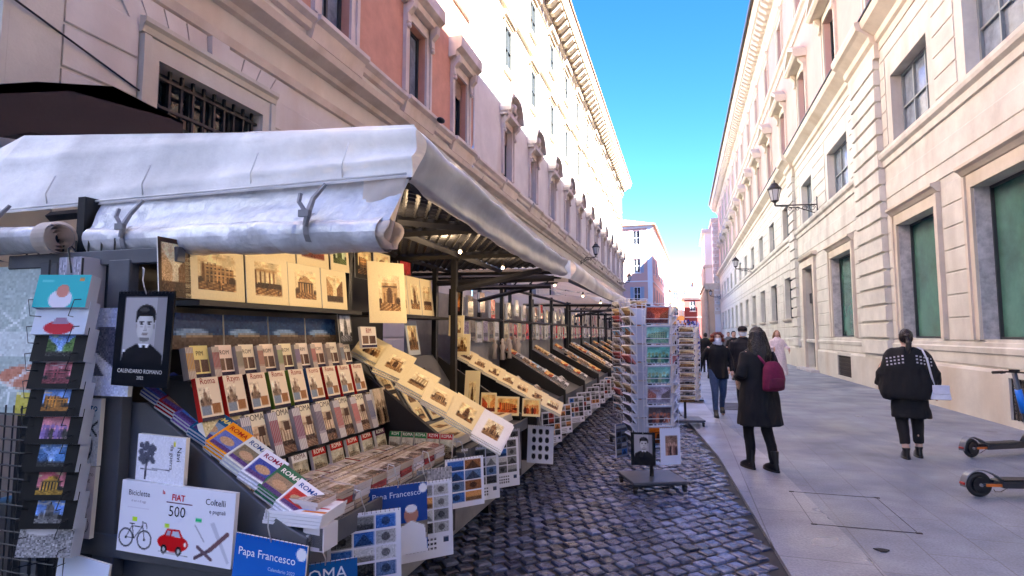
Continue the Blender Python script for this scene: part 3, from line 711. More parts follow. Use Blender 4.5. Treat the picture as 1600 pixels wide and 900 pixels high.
# voussoirs and keystone over the grated windows
for a,b,z0,z1 in gops:
    c0 = (a+b)/2
    for k in range(-4,5):
        x0, x1 = c0+k*.30-.145, c0+k*.30+.145; s0 = k*.06
        mb = MB(); mb.prism([FL.p(x0,z1+.36,.001),FL.p(x1,z1+.36,.001),FL.p(x1+s0+.02,5.9,.001),FL.p(x0+s0-.02,5.9,.001)], FL.N*(.10 if k==0 else .028)); mb.build('keystone' if k==0 else 'voussoir', M['pinkL'], PL)
for a,b,z0,z1 in gops:
    W = window(FL, PL, (a+b)/2, z0, b-a, z1-z0, .32, 'glassD', 'framedark', 5, 3, 'y', .25, False, None, 0, 'dim ground floor window behind a heavy iron grate', .07, 'travertine', .14)
    Z = Facade((0,0,0), FL.U, FL.N); mb = MB(); wd = b-a
    for i in range(10): x = -wd/2+wd*(i+.5)/10; Z.box(mb, x-.018,x+.018,0,z1-z0,-.1,-.06)
    for i in range(5): z = (z1-z0)*(i+.6)/5; Z.box(mb, -wd/2,wd/2,z-.02,z+.02,-.11,-.05)
    mb.build('iron_grate', M['iron'], W, world=False)
    mb = MB()
    for i in range(6):
        for j in range(4): Z.box(mb, -wd/2+.05+i*wd/6, -wd/2+.0+(i+1)*wd/6-.06, .1+j*.36, .38+j*.36, -.27,-.26)
    mb.build('inner_panels', M['blind'], W, world=False)
W0 = window(FL, PL, uw[0], 7.62, 1.0, 1.98, .28, 'glassB', 'framedark', 2, 1, 'y', .26, False, (.62,.42,'flat'), 0, None, .08, 'trimL', 0, True)
cpw(W0, FL, uw[1], 7.62); cpw(W0, FL, uw[2], 7.62)
window(FL, PL, uw[3], 7.62, 1.0, 1.98, .28, 'glassD', 'framedark', 2, 1, 'y', .26, False, (.62,.42,'flat'), .55, 'window with a half lowered wooden roller blind', .08, 'trimL', 0, True)
W0 = window(FL, PL, uw[0], 12.0, 1.0, 2.2, .25, 'glassB', 'framegrey', 2, 2, 'y', .2, True, None, 0, None, .06, 'whiteL')
for u in uw[1:]: cpw(W0, FL, u, 12.0)
W0 = window(FL, PL, uw[0], 16.4, .9, 1.8, .25, 'glassB', 'framegrey', 2, 2, 'y', .2, True, None, 0, None, .06, 'whiteL')
for u in uw[1:]: cpw(W0, FL, u, 16.4)
mb = MB(); mb.tube([FL.p(LA,5.0,.12)+Vector((0,-.1,0)), FL.p(4.6,4.8,.05), FL.p(5.3,4.62,.05), FL.p(5.5,4.58,.03)], .012, 5)
for z in (3.6,4.6): mb.box((-6.62,LA-.2,z),(-6.5,LA-.06,z+.06))
mb.build('cable', M['iron'], PL)
mb = MB(); mb.tube([(-6.62,LA-.16,0),(-6.62,LA-.16,12)], .06, 8); mb.build('drainpipe', M['greybox'], PL)
mb = MB(); FL.prof(mb, LA, LB-.02, [(.001,20.4),(.1,20.42),(.3,20.8),(.9,20.9),(1.0,21.2),(.001,21.4)]); mb.build('roof_cornice', M['trimL'], PL)

# ---------------- left white palazzo
PW = empty('white_palazzo', (-6.5,42,0), 'long white palazzo on the left with arched window pediments and a heavy cornice', 'building')
WA, WB = 17.1, 66.5
n0 = 20.9; ws = [n0+4.0*i for i in range(12)]
ops = [(u-.5,u+.5,7.75,9.75) for u in ws]; o2 = [(u-.45,u+.45,12.1,13.9) for u in ws]+[(u-.5,u+.5,15.7,17.3) for u in ws]
mb = MB(); FL.wall(mb, WA, WB, 0, 10.4, ops+[(u-.6,u+.6,2.2,4.6) for u in ws], .28)
mb.quad([FL.p(WB,0),FL.p(WB,0,-12),FL.p(WB,19,-12),FL.p(WB,19)]); mb.build('lower_wall', M['pinkL'], PW)
mb = MB(); FL.wall(mb, WA, WB, 10.4, 19.2, o2, .14); mb.build('upper_wall', M['whiteL'], PW)
mb = MB()
FL.prof(mb, WA, WB, [(.001,6.48),(.10,6.5),(.13,6.58),(.34,6.66),(.38,6.78),(.001,6.88)])
FL.prof(mb, WA, WB, [(.001,7.18),(.10,7.2),(.13,7.3),(.24,7.36),(.24,7.44),(.001,7.48)])
for u in ws: FL.prof(mb, u-.9, u+.9, [(.002,7.0),(.12,7.02),(.17,7.2),(.20,7.3),(.31,7.36),(.31,7.445),(.002,7.485)])
FL.prof(mb, WA, WB, [(.001,5.92),(.05,5.94),(.09,6.06),(.001,6.1)])
mb.build('ledges', M['trimL'], PW)
mb = MB(); FL.prof(mb, WA, WB, [(.001,14.55),(.14,14.58),(.18,14.72),(.10,14.8),(.001,14.85)]); mb.build('string_course', M['cornice'], PW)
mb = MB(); FL.ashlar(mb, WA, WB, 1.0, 5.8, .5, [(u-.9,u+.9,2.1,4.7) for u in ws], .03, .03); FL.box(mb, WB-.9, WB+.0, 7.5, 10.6, .001, .12); FL.box(mb, WA, WA+.7, 7.5, 10.3, .001,.04); mb.build('ashlar_courses', M['pinkL'], PW)
Wa = window(FL, PW, ws[0], 7.75, 1.0, 2.0, .28, 'glassD', 'framedark', 2, 1, 'y', .26, False, (1.0,.45,'arc'), .6, None, .08, 'trimL', 0, True)
for u in ws[1:]: cpw(Wa, FL, u, 7.75)
Wa = window(FL, PW, ws[0], 12.1, .9, 1.8, .05, 'glassD', 'framedark', 2, 2, 'y', .12, True, (.3,.2,'flat'), 0, None, .06, 'cornice')
for u in ws[1:]: cpw(Wa, FL, u, 12.1)
Wa = window(FL, PW, ws[0], 15.7, 1.0, 1.6, .05, 'glassD', 'framedark', 2, 2, 'y', .18, True, (.5,.3,'flat'), 0, None, .06, 'cornice')
for u in ws[1:]: cpw(Wa, FL, u, 15.7)
Wa = window(FL, PW, ws[0], 2.2, 1.2, 2.4, .28, 'glassD', 'framedark', 2, 2, None, .16, True, None, 0, None, .06, 'trimL')
for u in ws[1:]: cpw(Wa, FL, u, 2.2)
mb = MB(); FL.prof(mb, WA, WB+.6, [(.001,17.75),(.08,17.78),(.12,18.0),(.25,18.1),(.25,18.75),(.95,18.8),(1.0,18.95),(1.1,19.1),(1.14,19.3),(.001,19.45)])
mb.build('roof_cornice', M['cornice'], PW)
modrow(FL, PW, [WA+.15+.85*i for i in range(58)], 18.25, .26, .88, .50, .40, 'cornice')
mb = MB(); FL.prof(mb, WA, WB+.5, [(1.22,19.32),(1.22,19.4),(-6,22.0),(-12,19.4),(-12,19.3)]); mb.build('roof', M['tile'], PW)

# ---------------- street behind the camera (unseen, added for reflections and to give the shade its bounce)
def block(name, label, a, b, m):
    mb = MB(); mb.box(a, b); c = ((a[0]+b[0])/2, (a[1]+b[1])/2, 0); t = empty(name, c, label, 'building'); mb.build('wall', M[m], t)
    mb = MB(); mb.box((a[0]-.5,a[1]-.5,b[2]-.6),(b[0]+.5,b[1]+.5,b[2]+.1)); mb.build('cornice', M['trimR'], t)
    for k in range(int((b[1]-a[1])/4)):
        for z in (1.5,6.5,11,15.5):
            y = a[1]+2+4*k; mb = MB(); mb.box((b[0]-.05,y-.6,z),(b[0]+.02,y+.6,z+2.2)); mb.build('window', M['glassD'], t)
            for o_ in ():
                pass
block('rear_palazzo', 'cool grey palazzo added unseen behind the viewer on the left', (-20,-30,0), (-9.5,0.5,13), 'greyplaster')
block('end_palazzo', 'unseen grey palazzo added to close the street behind the viewer', (-14,-46,0), (12,-34,16), 'greyplaster')
# ---------------- buildings closing the street
def far_house(name, label, c0, size, rz, wallm, roofm, floors, nwx, nwy, roofh=1.6, shutters=True, zb=0):
    """box house, corner c0, facing -Y and +X, gabled or hipped roof with eaves"""
    L, D, H = size
    t = empty(name, c0, label, 'building', rz=rz)
    F1 = Facade((0,0,0),(1,0,0),(0,-1,0),False); F2 = Facade((L,0,0),(0,1,0),(1,0,0),False); F3 = Facade((0,0,0),(0,1,0),(-1,0,0),False)
    fh = (H-1.0)/floors
    o1 = [(L*(i+.5)/nwx-.5, L*(i+.5)/nwx+.5, 1.0+fh*k+fh*.3, 1.0+fh*k+fh*.8) for i in range(nwx) for k in range(floors)]
    o2 = [(D*(i+.5)/nwy-.5, D*(i+.5)/nwy+.5, 1.0+fh*k+fh*.3, 1.0+fh*k+fh*.8) for i in range(nwy) for k in range(floors)]
    mb = MB(); F1.wall(mb, 0, L, zb, H, o1, .2); F2.wall(mb, 0, D, zb, H, o2, .2); F3.wall(mb, 0, D, zb, H, [], .2)
    mb.quad([(0,D,zb),(L,D,zb),(L,D,H),(0,D,H)]); mb.build('wall', M[wallm], t, world=False)
    mb = MB()
    for F, o in ((F1,o1),(F2,o2)):
        for k in range(1, floors): F.box(mb, 0, L if F is F1 else D, 1.0+fh*k-.1, 1.0+fh*k+.06, .001, .08)
        F.box(mb, -.05, L+.0 if F is F1 else D, H-.5, H-.05, .001, .15)
    F1.box(mb, L-.7, L, zb, H-.5, .001, .06); mb.build('trim', M['whitefar'], t, world=False)
    for F, o in ((F1,o1),(F2,o2)):
        for (a,b,e,f) in o:
            W = window(F, t, (a+b)/2, e, b-a, f-e, .2, 'glassD', 'whitewire' , 2, 2, None, .12, True, None, 0, None, .08, 'whitefar')
            if shutters:
                Z = Facade((0,0,0), F.U, F.N)
                for sg in (-1,1): m2 = MB(); Z.box(m2, sg*.52, sg*1.0, .0, f-e, .02, .06); m2.build('shutter', M['shutter'], W, world=False)
    mb = MB(); e = .55
    A = [(-e,-e,H),(L+e,-e,H),(L+e,D+e,H),(-e,D+e,H)]; r1 = (L/2, min(L,D)/2, H+roofh); r2_ = (L/2, D-min(L,D)/2, H+roofh)
    mb.add(A+[r1,r2_]+[(p[0],p[1],H-.12) for p in A], [(0,1,4),(1,2,5,4),(2,3,5),(3,0,4,5),(0,6,7,1),(1,7,8,2),(2,8,9,3),(3,9,6,0),(6,9,8,7)])
    rf = mb.build('roof', M[roofm], t, world=False)
    mb = MB(); mb.box((L*.3,D*.3,H),(L*.3+.7,D*.3+.7,H+roofh+.9)); mb.build('chimney', M['whitefar'], rf, world=False)
    return t
far_house('corner_house', 'pink house with terracotta roof and grey shutters closing the street on the left', (-12.8,84,0), (8.9,44,17.6), -.03, 'pinkfar', 'tile', 4, 2, 8, 1.8)
far_house('ochre_house', 'narrow ochre yellow house in the far distance beside the red house', (-2.2,128,0), (4.2,20,11.5), 0, 'yellow', 'tile', 3, 2, 3, 1.5)
far_house('red_house', 'low shade-darkened red house with a pale hipped roof at the far end of the street', (.55,112,0), (6.0,14,8.6), 0, 'red', 'whitefar', 2, 2, 3, 2.4, False)
far_house('distant_house', 'pale distant house with brown roof seen left of the ochre house', (-4.6,150,0), (4,10,9.5), 0, 'whitefar', 'tile', 3, 2, 2, 1.2)
far_house('cream_house', 'bright cream block in the far distance above the red house', (3,140,0), (12,14,14.0), 0, 'whitefar', 'tile', 4, 3, 2, 1.2)
# white ornate building and church porch on the far right
t = empty('ornate_building', (5.5,90,0), 'tall narrow white building with ornate corner bands at the far right street end', 'building')
mb = MB(); mb.box((4.7,88.3,0),(9,100,18.6)); mb.box((3.7,92,6),(4.7,106,17.6)); mb.build('wall', M['whitefar'], t)
mb = MB()
for i in range(14): mb.box((4.62,88.18,4.5+i*1.0),(5.45,88.3,5.0+i*1.0)); mb.ball((5.05,88.2,5.3+i), .16, None, 6, 5)
mb.box((4.5,88.1,18.3),(9.1,100,18.9)); mb.box((3.3,91.6,17.3),(4.9,106,17.9)); mb.box((3.4,91.7,11.9),(4.7,106,12.3))
for k in range(4): mb.tube([(3.6,93+3*k,8),(3.5,93+3*k,12),(3.4,93+3*k,12.2)], .2, 6)
mb.build('ornament', M['trimL'], t)
for k in range(4):
    mb = MB(); mb.box((3.66,93+3*k,13),(3.72,94.2+3*k,15.5)); mb.build('window', M['glassD'], t)
t = empty('church_porch', (5.0,92,0), 'cream and orange porch front with columns and a heavy cornice past the right palazzo', 'building')
mb = MB(); mb.box((3.9,88.4,0),(5.4,110,8.6)); mb.build('wall', M['orangefar'], t)
mb = MB(); mb.box((3.4,88.2,8.2),(5.4,110,8.7)); mb.box((3.2,88.1,8.7),(5.4,110,9.1))
mb.build('entablature', M['trimR'], t)
for k in range(5): mb = MB(); mb.tube([(3.6,90+4*k,0),(3.6,90+4*k,8.2)], .3, 10); mb.build('column', M['trimR'], t)
mb = MB(); mb.box((3.86,91.5,0),(3.9,93,5)); mb.build('doorway', M['glassD'], t)
# ============================================================ STALLS
def fold_sheet(mb, A, B, C, D, nu, nv, amp, seed, normal, folds=3.0, c=None):
    """sheet A(top-left) B(top-right) C(bottom-right) D(bottom-left) with shallow sagging folds"""
    r = random.Random(seed); ph = [r.uniform(0,6) for _ in range(4)]; N = Vector(normal)
    A,B,C,D = map(Vector, (A,B,C,D)); P = []
    for j in range(nv+1):
        v = j/nv; row = []
        for i in range(nu+1):
            u = i/nu; p = (A*(1-u)+B*u)*(1-v)+(D*(1-u)+C*u)*v
            e = math.sin(math.pi*v)
            d = amp*((1-abs(math.sin(folds*.5*math.pi*(v+.35*u)+ph[0]))**.7*2)*.45+abs(math.sin(3.1*v+5*u+ph[2]))*.25+math.sin(7*u+9*v+ph[1])*.25+math.sin(23*u+3*v+ph[2])*.14*(1-v*.5)+math.sin(61*u+ph[3])*.06)*(.25+.75*e)
            row.append(tuple(p+N*d))
        P.append(row)
    mb.grid(P, c)
STX = -1.5
def divider(mb, y, xb=-2.3, zt=1.30, xf=-1.47, zf=.86, z0=.3, t=.035):
    mb.prism([(xb,y,z0),(xf,y,z0),(xf,y,zf),(xb,y,zt)], (0,t,0))
def tray(mb, ya, yb, x0=-2.0, x1=-1.47, z0=.86, z1=.78):
    mb.prism([(x0,ya,z0),(x1,ya,z1),(x1,ya,z1-.05),(x0,ya,z0-.05)], (0,yb-ya,0)); mb.box((x1,ya,z1-.06),(x1+.015,yb,z1+.03))
def posts(mb, pts, h, t=.05, xh=None):
    for (x,y) in pts: mb.box((x-t/2,y-t/2,0),(x+t/2,y+t/2,h))
def mesh_roof(mb, x0,x1,y0,y1,zf, step=.06, t=.0035):
    """expanded metal, two families of strands; zf(x,y) height"""
    n = int((x1-x0+y1-y0)/step)
    k = .55
    for sgn in (1,-1):
        i = -int((y1-y0)*k/step)
        while x0+i*step < x1+(y1-y0)*k:
            xs = x0+i*step
            # x = xs + sgn*k*(y-y0)
            def yy(x): return y0+(x-xs)/(sgn*k)
            ya, yb = sorted((yy(x0), yy(x1))); ya = max(ya, y0); yb = min(yb, y1)
            if yb-ya > .03:
                xa, xb = xs+sgn*k*(ya-y0), xs+sgn*k*(yb-y0)
                mb.tube([(xa,ya,zf(xa,ya)+sgn*.003),(xb,yb,zf(xb,yb)+sgn*.003)], t*1.5, 4, cap=False)
            i += 1
# ---------------- first stall
S1 = empty('book_stall', (-1.9,3.6,0), 'nearest grey market stall with rolled clear blinds, full of Rome guidebooks', 'market stall', 'row of book and souvenir stalls')
mb = MB()
mb.prism([(-2.98,2.05,.12),(-1.52,2.05,.12),(-1.50,2.05,.76),(-1.60,2.05,.80),(-2.40,2.05,1.28),(-2.98,2.05,1.28)], (0,.03,0))
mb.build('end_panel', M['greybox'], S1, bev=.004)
mb = MB(); mb.box((-2.60,1.99,.1),(-2.47,2.045,1.95)); mb.box((-3.05,1.99,.1),(-2.94,2.045,1.95)); mb.box((-2.93,1.985,.60),(-1.60,2.043,.70)); mb.box((-3.3,2.0,1.93),(-2.2,2.05,2.0)); mb.build('frame_bars', M['greybox'], S1, bev=.004)
mb = MB(); mb.box((-1.70,2.06,.10),(-1.67,5.12,.74)); 
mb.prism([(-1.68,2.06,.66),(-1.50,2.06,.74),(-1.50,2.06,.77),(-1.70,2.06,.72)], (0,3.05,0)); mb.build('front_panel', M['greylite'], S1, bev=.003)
for q in [(-1.74,2.25),(-1.74,4.95),(-2.9,2.2),(-2.9,5.0)]: mb = MB(); posts(mb, [q], .12, .08); mb.build('foot', M['black'], S1)
mb = MB(); mb.box((-2.95,2.08,.2),(-2.9,5.1,2.3)); mb.box((-2.42,2.1,1.735),(-2.16,3.5,1.76)); mb.box((-2.42,3.62,1.735),(-2.16,5.05,1.76)); mb.build('back_panel', M['black'], S1)
mb = MB(); mb.prism([(-2.36,2.1,1.40),(-2.2,2.1,1.38),(-2.12,2.1,1.22),(-2.02,2.1,1.01),(-1.95,2.1,.80),(-1.9,2.1,.70),(-2.36,2.1,.70)], (0,1.42,0)); mb.build('stepped_rack', M['black'], S1)
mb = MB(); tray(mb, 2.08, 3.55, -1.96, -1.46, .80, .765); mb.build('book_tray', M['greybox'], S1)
mb = MB(); divider(mb, 3.56, -2.34, 1.44, -1.48, .84, .3, .04); mb.build('side_divider', M['black'], S1)
mb = MB(); divider(mb, 5.12, -2.30, 1.38, -1.46, .86); mb.build('side_divider', M['black'], S1)
mb = MB(); tray(mb, 3.62, 5.1, -1.95, -1.40, .82, .80); mb.prism([(-2.34,3.62,1.40),(-1.95,3.62,.84),(-2.34,3.62,.84)], (0,1.47,0)); mb.build('print_tray', M['greybox'], S1)
mb = MB()
posts(mb, [(-2.33,3.58),(-2.33,5.1)], 2.36, .045); posts(mb, [(-1.98,4.75)], 2.34, .05)
for (p,q) in [((-3.4,2.25,2.26),(-1.15,2.25,2.28)),((-1.17,2.25,2.28),(-1.17,5.45,2.24)),((-2.33,2.2,2.3),(-2.33,5.45,2.26)),((-3.3,5.45,2.26),(-1.17,5.45,2.22)),((-2.9,2.2,2.32),(-2.9,5.45,2.3)),
    ((-2.9,3.3,2.27),(-1.17,3.3,2.26)),((-2.9,4.3,2.26),(-1.17,4.3,2.24)),((-2.33,2.3,2.28),(-1.17,3.3,2.26)),((-1.98,4.75,2.0),(-1.3,5.3,2.22)),((-1.75,2.25,2.28),(-1.75,5.4,2.24)),((-2.33,5.1,2.1),(-1.2,5.42,2.15))]: mb.bar(p, q, .04)
mb.build('roof_frame', M['black'], S1)
mb = MB(); mesh_roof(mb, -2.9, -1.18, 2.26, 5.42, lambda x,y: 2.31-.012*(y-2.26), .075, .0085); mb.build('expanded_metal_roof', M['black'], S1)
# canopy sheets
YF = 2.2; CX = -1.10
mb = MB()
fold_sheet(mb, (-3.98,2.45,2.86),(CX,YF,2.50),(CX,YF-.05,2.275),(-3.95,YF-.06,2.27), 90, 18, .04, 4, (0,-1,.1), 3.2)
mb.build('canopy_front', M['canvas'], S1, smooth=True)
mb = MB()
fold_sheet(mb, (-3.6,3.1,3.02),(CX-.02,YF+.01,2.53),(CX,YF,2.50),(-3.98,2.45,2.86), 40, 8, .02, 9, (0,-.4,1), 1.5)
mb.grid([[(-3.6,3.1,3.02),(-2.6,5.4,2.75)],[(CX-.02,YF+.01,2.52),(CX,5.5,2.34)]])
mb.grid([[(-5.2,3.1,2.80),(-3.6,3.1,3.02)],[(-5.2,2.5,2.55),(-3.98,2.45,2.86)],[(-5.2,2.25,2.15),(-3.95,2.14,2.27)]])
mb.grid([[(-5.2,5.4,2.8),(-2.6,5.4,2.75)],[(-5.2,3.1,2.80),(-3.6,3.1,3.02)]])
mb.build('canopy_roof', M['canvas'], S1, smooth=True)
mb = MB(); P = []
for j in range(15):                      # bulging side valance
    v = j/14; row = []
    for i in range(50):
        u = i/49; y = YF+.0+u*3.25
        zt = 2.50-.17*u-.05*math.sin(math.pi*u); zb = 2.275-.10*u-.05*math.sin(math.pi*u)
        b = .055*math.sin(math.pi*v)+.03*math.sin(2.2*math.pi*v+1.5*u)*min(1,u*4+.2)+.006*math.sin(40*u+6*v)
        row.append((CX+b*1.0-.03*v, y, zt+(zb-zt)*v+.004*math.sin(60*u)))
    P.append(row)
P.append([(x-.05,y,z-.002) for x,y,z in P[-1]])
mb.grid(P); mb.build('side_valance', M['dirtycanvas'], S1, smooth=True)
# rolled clear blinds
def blind_roll(p, q, r, seed, spiral=False, r2_=None):
    """lathe around axis p-q; returns MB"""
    mb = MB(); p, q = Vector(p), Vector(q); d = (q-p); L = d.length; d.normalize(); up = Vector((0,0,1)); s = d.cross(up).normalized(); up = s.cross(d)
    rr = random.Random(seed); ph = [rr.uniform(0,6) for _ in range(5)]; P = []
    n = int(L/.025)
    for i in range(n+1):
        t = i/n; row = []
        for k in range(25):
            a = 2*math.pi*k/24
            rad = r*(1+.05*math.sin(3*a+9*t+ph[0])+.035*math.sin(31*t+2*a+ph[1])+.02*math.sin(77*t+a*3+ph[2])+.012*math.sin(160*t+ph[3]))*((1-.12*(1 if abs(t-.12)<.012 or abs(t-.77)<.01 else 0)))
            row.append(tuple(p+d*(t*L)+(s*math.cos(a)+up*math.sin(a)*.86)*rad))
        P.append(row)
    mb.grid(P); return mb, d, s, up
mb, d, s, up = blind_roll((-2.82,2.10,2.06),(-1.19,2.10,2.02), .085, 2)
fold_sheet(mb, (-2.9,2.19,2.33),(CX-.03,2.19,2.28),(-1.16,2.04,2.03),(-2.85,2.04,2.07), 60, 10, .022, 12, (0,-1,0), 2.0)
rl = mb.build('rolled_blind', M['vinyl'], S1, smooth=True)
mb = MB()                              # white hem of the roll, seen at its open end
for k in range(3):
    rr_ = .072-.012*k; xe = -1.15-.006*k
    P = [[(x+.01*math.sin(3*a), 2.10+rr_*math.cos(a)*(1+.10*math.sin(2*a+1)), 2.02+rr_*.85*math.sin(a)*(1+.08*math.sin(3*a))) for a in [2*math.pi*i/24 for i in range(25)]] for x in (xe-.12, xe)]
    mb.grid(P)
mb.build('roll_hem', M['beige'], rl, smooth=True)
mb = MB(); fold_sheet(mb, (-1.34,2.165,2.30),(-1.125,2.165,2.29),(-1.155,2.075,1.99),(-1.30,2.07,1.965), 14, 16, .02, 77, (.2,-1,0), 2.2)
mb.build('end_flap', M['beige'], rl, smooth=True)
mb = MB()
for X in (-3.3,-2.62,-1.95,-1.45): mb.tube([(X,2.165+.0,2.30),(X+.005,2.15,2.36),(X+.01,2.19,2.47)], .004, 4)
mb.tube([(-3.9,2.13,2.285),(-2.5,2.135,2.288),(-1.12,2.14,2.288)], .006, 5)
mb.build('canopy_seams', M['canvas'], S1, smooth=True)
mb, d, s, up = blind_roll((-5.2,2.02,2.10),(-2.92,1.98,2.07), .08, 6); 
rl2 = mb.build('rolled_blind', M['vinyl'], S1, smooth=True)
mb = MB()
P = []
for k in range(90):
    a = k*.26; rr_ = .022+.066*k/89; P.append((rr_*math.cos(a), rr_*math.sin(a)))
for (a,b) in zip(P,P[1:]):
    mb.quad([(-2.90,1.98+a[0],2.07+a[1]),(-2.90,1.98+b[0],2.07+b[1]),(-2.99,1.98+b[0],2.07+b[1]),(-2.99,1.98+a[0],2.07+a[1])])
mb.build('roll_end', M['beige'], rl2)
mb = MB(); mb.tube([(-3.05,1.98,2.07),(-2.96,1.98,2.07)], .03, 16); mb.build('roll_core', M['greybox'], rl2)
for X, yy in ((-2.55,2.10),(-1.52,2.10),(-3.3,1.99)):
    mb = MB(); z0 = 2.05
    prof = [(yy+.092*math.cos(a), z0+.084*math.sin(a)) for a in [R(120)+R(20)*i for i in range(10)]]
    for (a,b) in zip(prof,prof[1:]): mb.quad([(X-.014,a[0],a[1]),(X+.014,a[0],a[1]),(X+.014,b[0],b[1]),(X-.014,b[0],b[1])])
    mb.tube([(X,yy-.095,z0+.01),(X+.02,yy-.10,z0+.07),(X+.01,yy-.06,z0+.13),(X+.05,yy-.03,z0+.20)], [.012,.014,.012,.009], 5)
    mb.tube([(X,yy-.10,z0+.07),(X-.03,yy-.10,z0+.11),(X-.035,yy-.085,z0+.15)], .010, 5); mb.box((X-.025,yy-.112,z0+.045),(X+.025,yy-.098,z0+.075))
    mb.build('strap', M['strap'], rl if X > -3 else rl2)

# ---------------- stalls further down
def far_stall(y0, y1, seed, label, name='souvenir_stall', drop=0.0):
    r = random.Random(seed); t = empty(name, (-1.9,(y0+y1)/2,0), label, 'market stall', 'row of book and souvenir stalls')
    mb = MB(); mb.box((-2.95,y0-.1,.2),(-2.9,y1,2.12)); mb.box((-2.42,y0+.05,1.0),(-2.40,y1-.05,1.78)); mb.box((-1.68,y0+.02,.12),(-1.65,y1-.05,.74)); mb.build('front_panel', M['greylite'] if seed%2 else M['greybox'], t, bev=.003)
    mb = MB(); y = y0; n = max(1, round((y1-y0)/1.5)); st = (y1-y0)/n
    for i in range(n+1): mb = MB(); divider(mb, y0+i*st-.02, -2.32, 1.36+.03*math.sin(i+seed), -1.46, .88); mb.build('side_divider', M['black'], t)
    for i in range(n): mb = MB(); tray(mb, y0+i*st+.02, y0+(i+1)*st-.03, -2.3, -1.50, 1.12, .78); mb.build('sloping_tray', M['greybox'], t)
    mb = MB(); posts(mb, [(-2.33,y0+i*st) for i in range(n+1)]+[(-2.8,y0+i*st+.4) for i in range(n)], 2.28, .05)
    for p, q in [((-3.3,y0,2.24),(-1.2,y0,2.2)),((-1.2,y0,2.2),(-1.2,y1,2.2)),((-2.33,y0,2.24),(-2.33,y1,2.24)),((-2.33,y0,1.78),(-2.33,y1,1.78)),((-3.3,y1,2.24),(-1.2,y1,2.2)),((-2.33,y0+.6,2.0),(-1.3,y0+.3,2.18)),((-2.4,y0-.02,2.10),(-1.3,y0-.02,2.10))]: mb.bar(p, q, .035)
    for k in range(7): mb.bar((-2.4+.17*k,y0-.02,2.10),(-2.31+.17*k,y0-.02,2.2-.0), .012)
    mb.build('frame', M['black'], t)
    mb = MB()
    fold_sheet(mb, (-4.4,y0+.02,2.56),(-1.12,y0,2.36),(-1.12,y0,2.14),(-4.4,y0,2.20), 30, 8, .02, seed+30, (0,-1,0), 2.5)
    fold_sheet(mb, (-2.9,y1,2.62),(-1.10,y1,2.34),(-1.10,y0,2.36),(-2.9,y0+.4,2.62), 12, 12, .02, seed+31, (0,0,1), 2)
    mb.build('canopy', M['beige'], t, smooth=True)
    mb = MB(); P = []
    for j in range(9):
        v = j/8; row = []
        for i in range(30):
            u = i/29; zt = 2.36-.03*u-.03*math.sin(math.pi*u); zb = 2.16-.03*u+.015*math.sin(9*u+seed)
            row.append((-1.09+.045*math.sin(math.pi*v)+.02*math.sin(7*u+seed+3*v), y0-.02+u*(y1-y0+.05), zt+(zb-zt)*v))
        P.append(row)
    mb.grid(P)
    fold_sheet(mb, (-1.9,y0-.03,2.395),(-1.09,y0-.03,2.36),(-1.09,y0-.03,2.165),(-1.75,y0-.03,2.3), 12, 6, .012, seed+5, (0,-1,0), 2)
    mb.ball((-1.10,y1+.0,2.13), (.05,.06,.13)); 
    mb.build('side_valance', M['canvas'], t, smooth=True)
    return n, st
ranges = [(5.75,11.8,1,'second stall in the row, dark postcard trays under an awning right behind the nearest stall'),
          (12.1,17.9,2,'third stall in the row, its white awning edge ending in a drooping knot'),
          (18.2,24.0,3,'fourth market stall in the row, seen small beyond the spinner rack'),
          (24.3,30.3,4,'fifth and farthest market stall of the row')]
far_info = [(a,b,s_)+far_stall(a,b,s_,lab) for a,b,s_,lab in ranges]

# ---------------- dark awning against the left palazzo
t = empty('dark_awning', (-6.4,4.0,3.9), 'dark brown awning fixed to the corner of the near left palazzo above the white canopy', 'awning')
mb = MB()
A = [(-6.38,2.6,4.3),(-6.38,5.3,4.3),(-4.9,5.25,3.72),(-4.9,4.25,4.02),(-5.05,3.35,3.62),(-5.4,2.6,3.4)]
A = [(-6.38,2.2,3.3),(-6.38,5.4,3.85),(-5.5,5.0,4.06),(-5.5,4.15,4.12),(-5.5,3.45,3.86),(-5.5,2.2,3.2)]
mb.prism(A, (0,0,-.03)); mb.prism([(-5.5,5.0,4.06),(-5.5,4.15,4.12),(-5.5,3.45,3.86),(-5.5,2.2,3.2),(-5.5,2.2,2.7),(-5.5,3.45,3.4),(-5.5,5.0,3.6)], (-.03,0,0)); mb.build('sheet', mat('dark brown awning cloth', (.022,.011,.010), .8, var=.2, bump=.1), t)
mb = MB(); mb.bar((-6.4,4.2,3.6),(-5.52,4.2,4.05),.03); mb.bar((-6.4,5.0,3.6),(-5.52,4.95,4.0),.03); mb.bar((-6.4,3.0,3.1),(-5.52,3.0,3.6),.03); mb.build('support_arm', M['black'], t)
mb = MB(); mb.ball((0,0,0),(.10,.16,.07)); mb.tube([(0,0,0),(-.25,0,.05)],.03,6)
o = mb.build('floodlight', M['iron'], None); o.location = (-6.1,13.6,7.35); tag(o, 'small dark floodlight on the left palazzo ledge just above the canopy corner', 'floodlight')

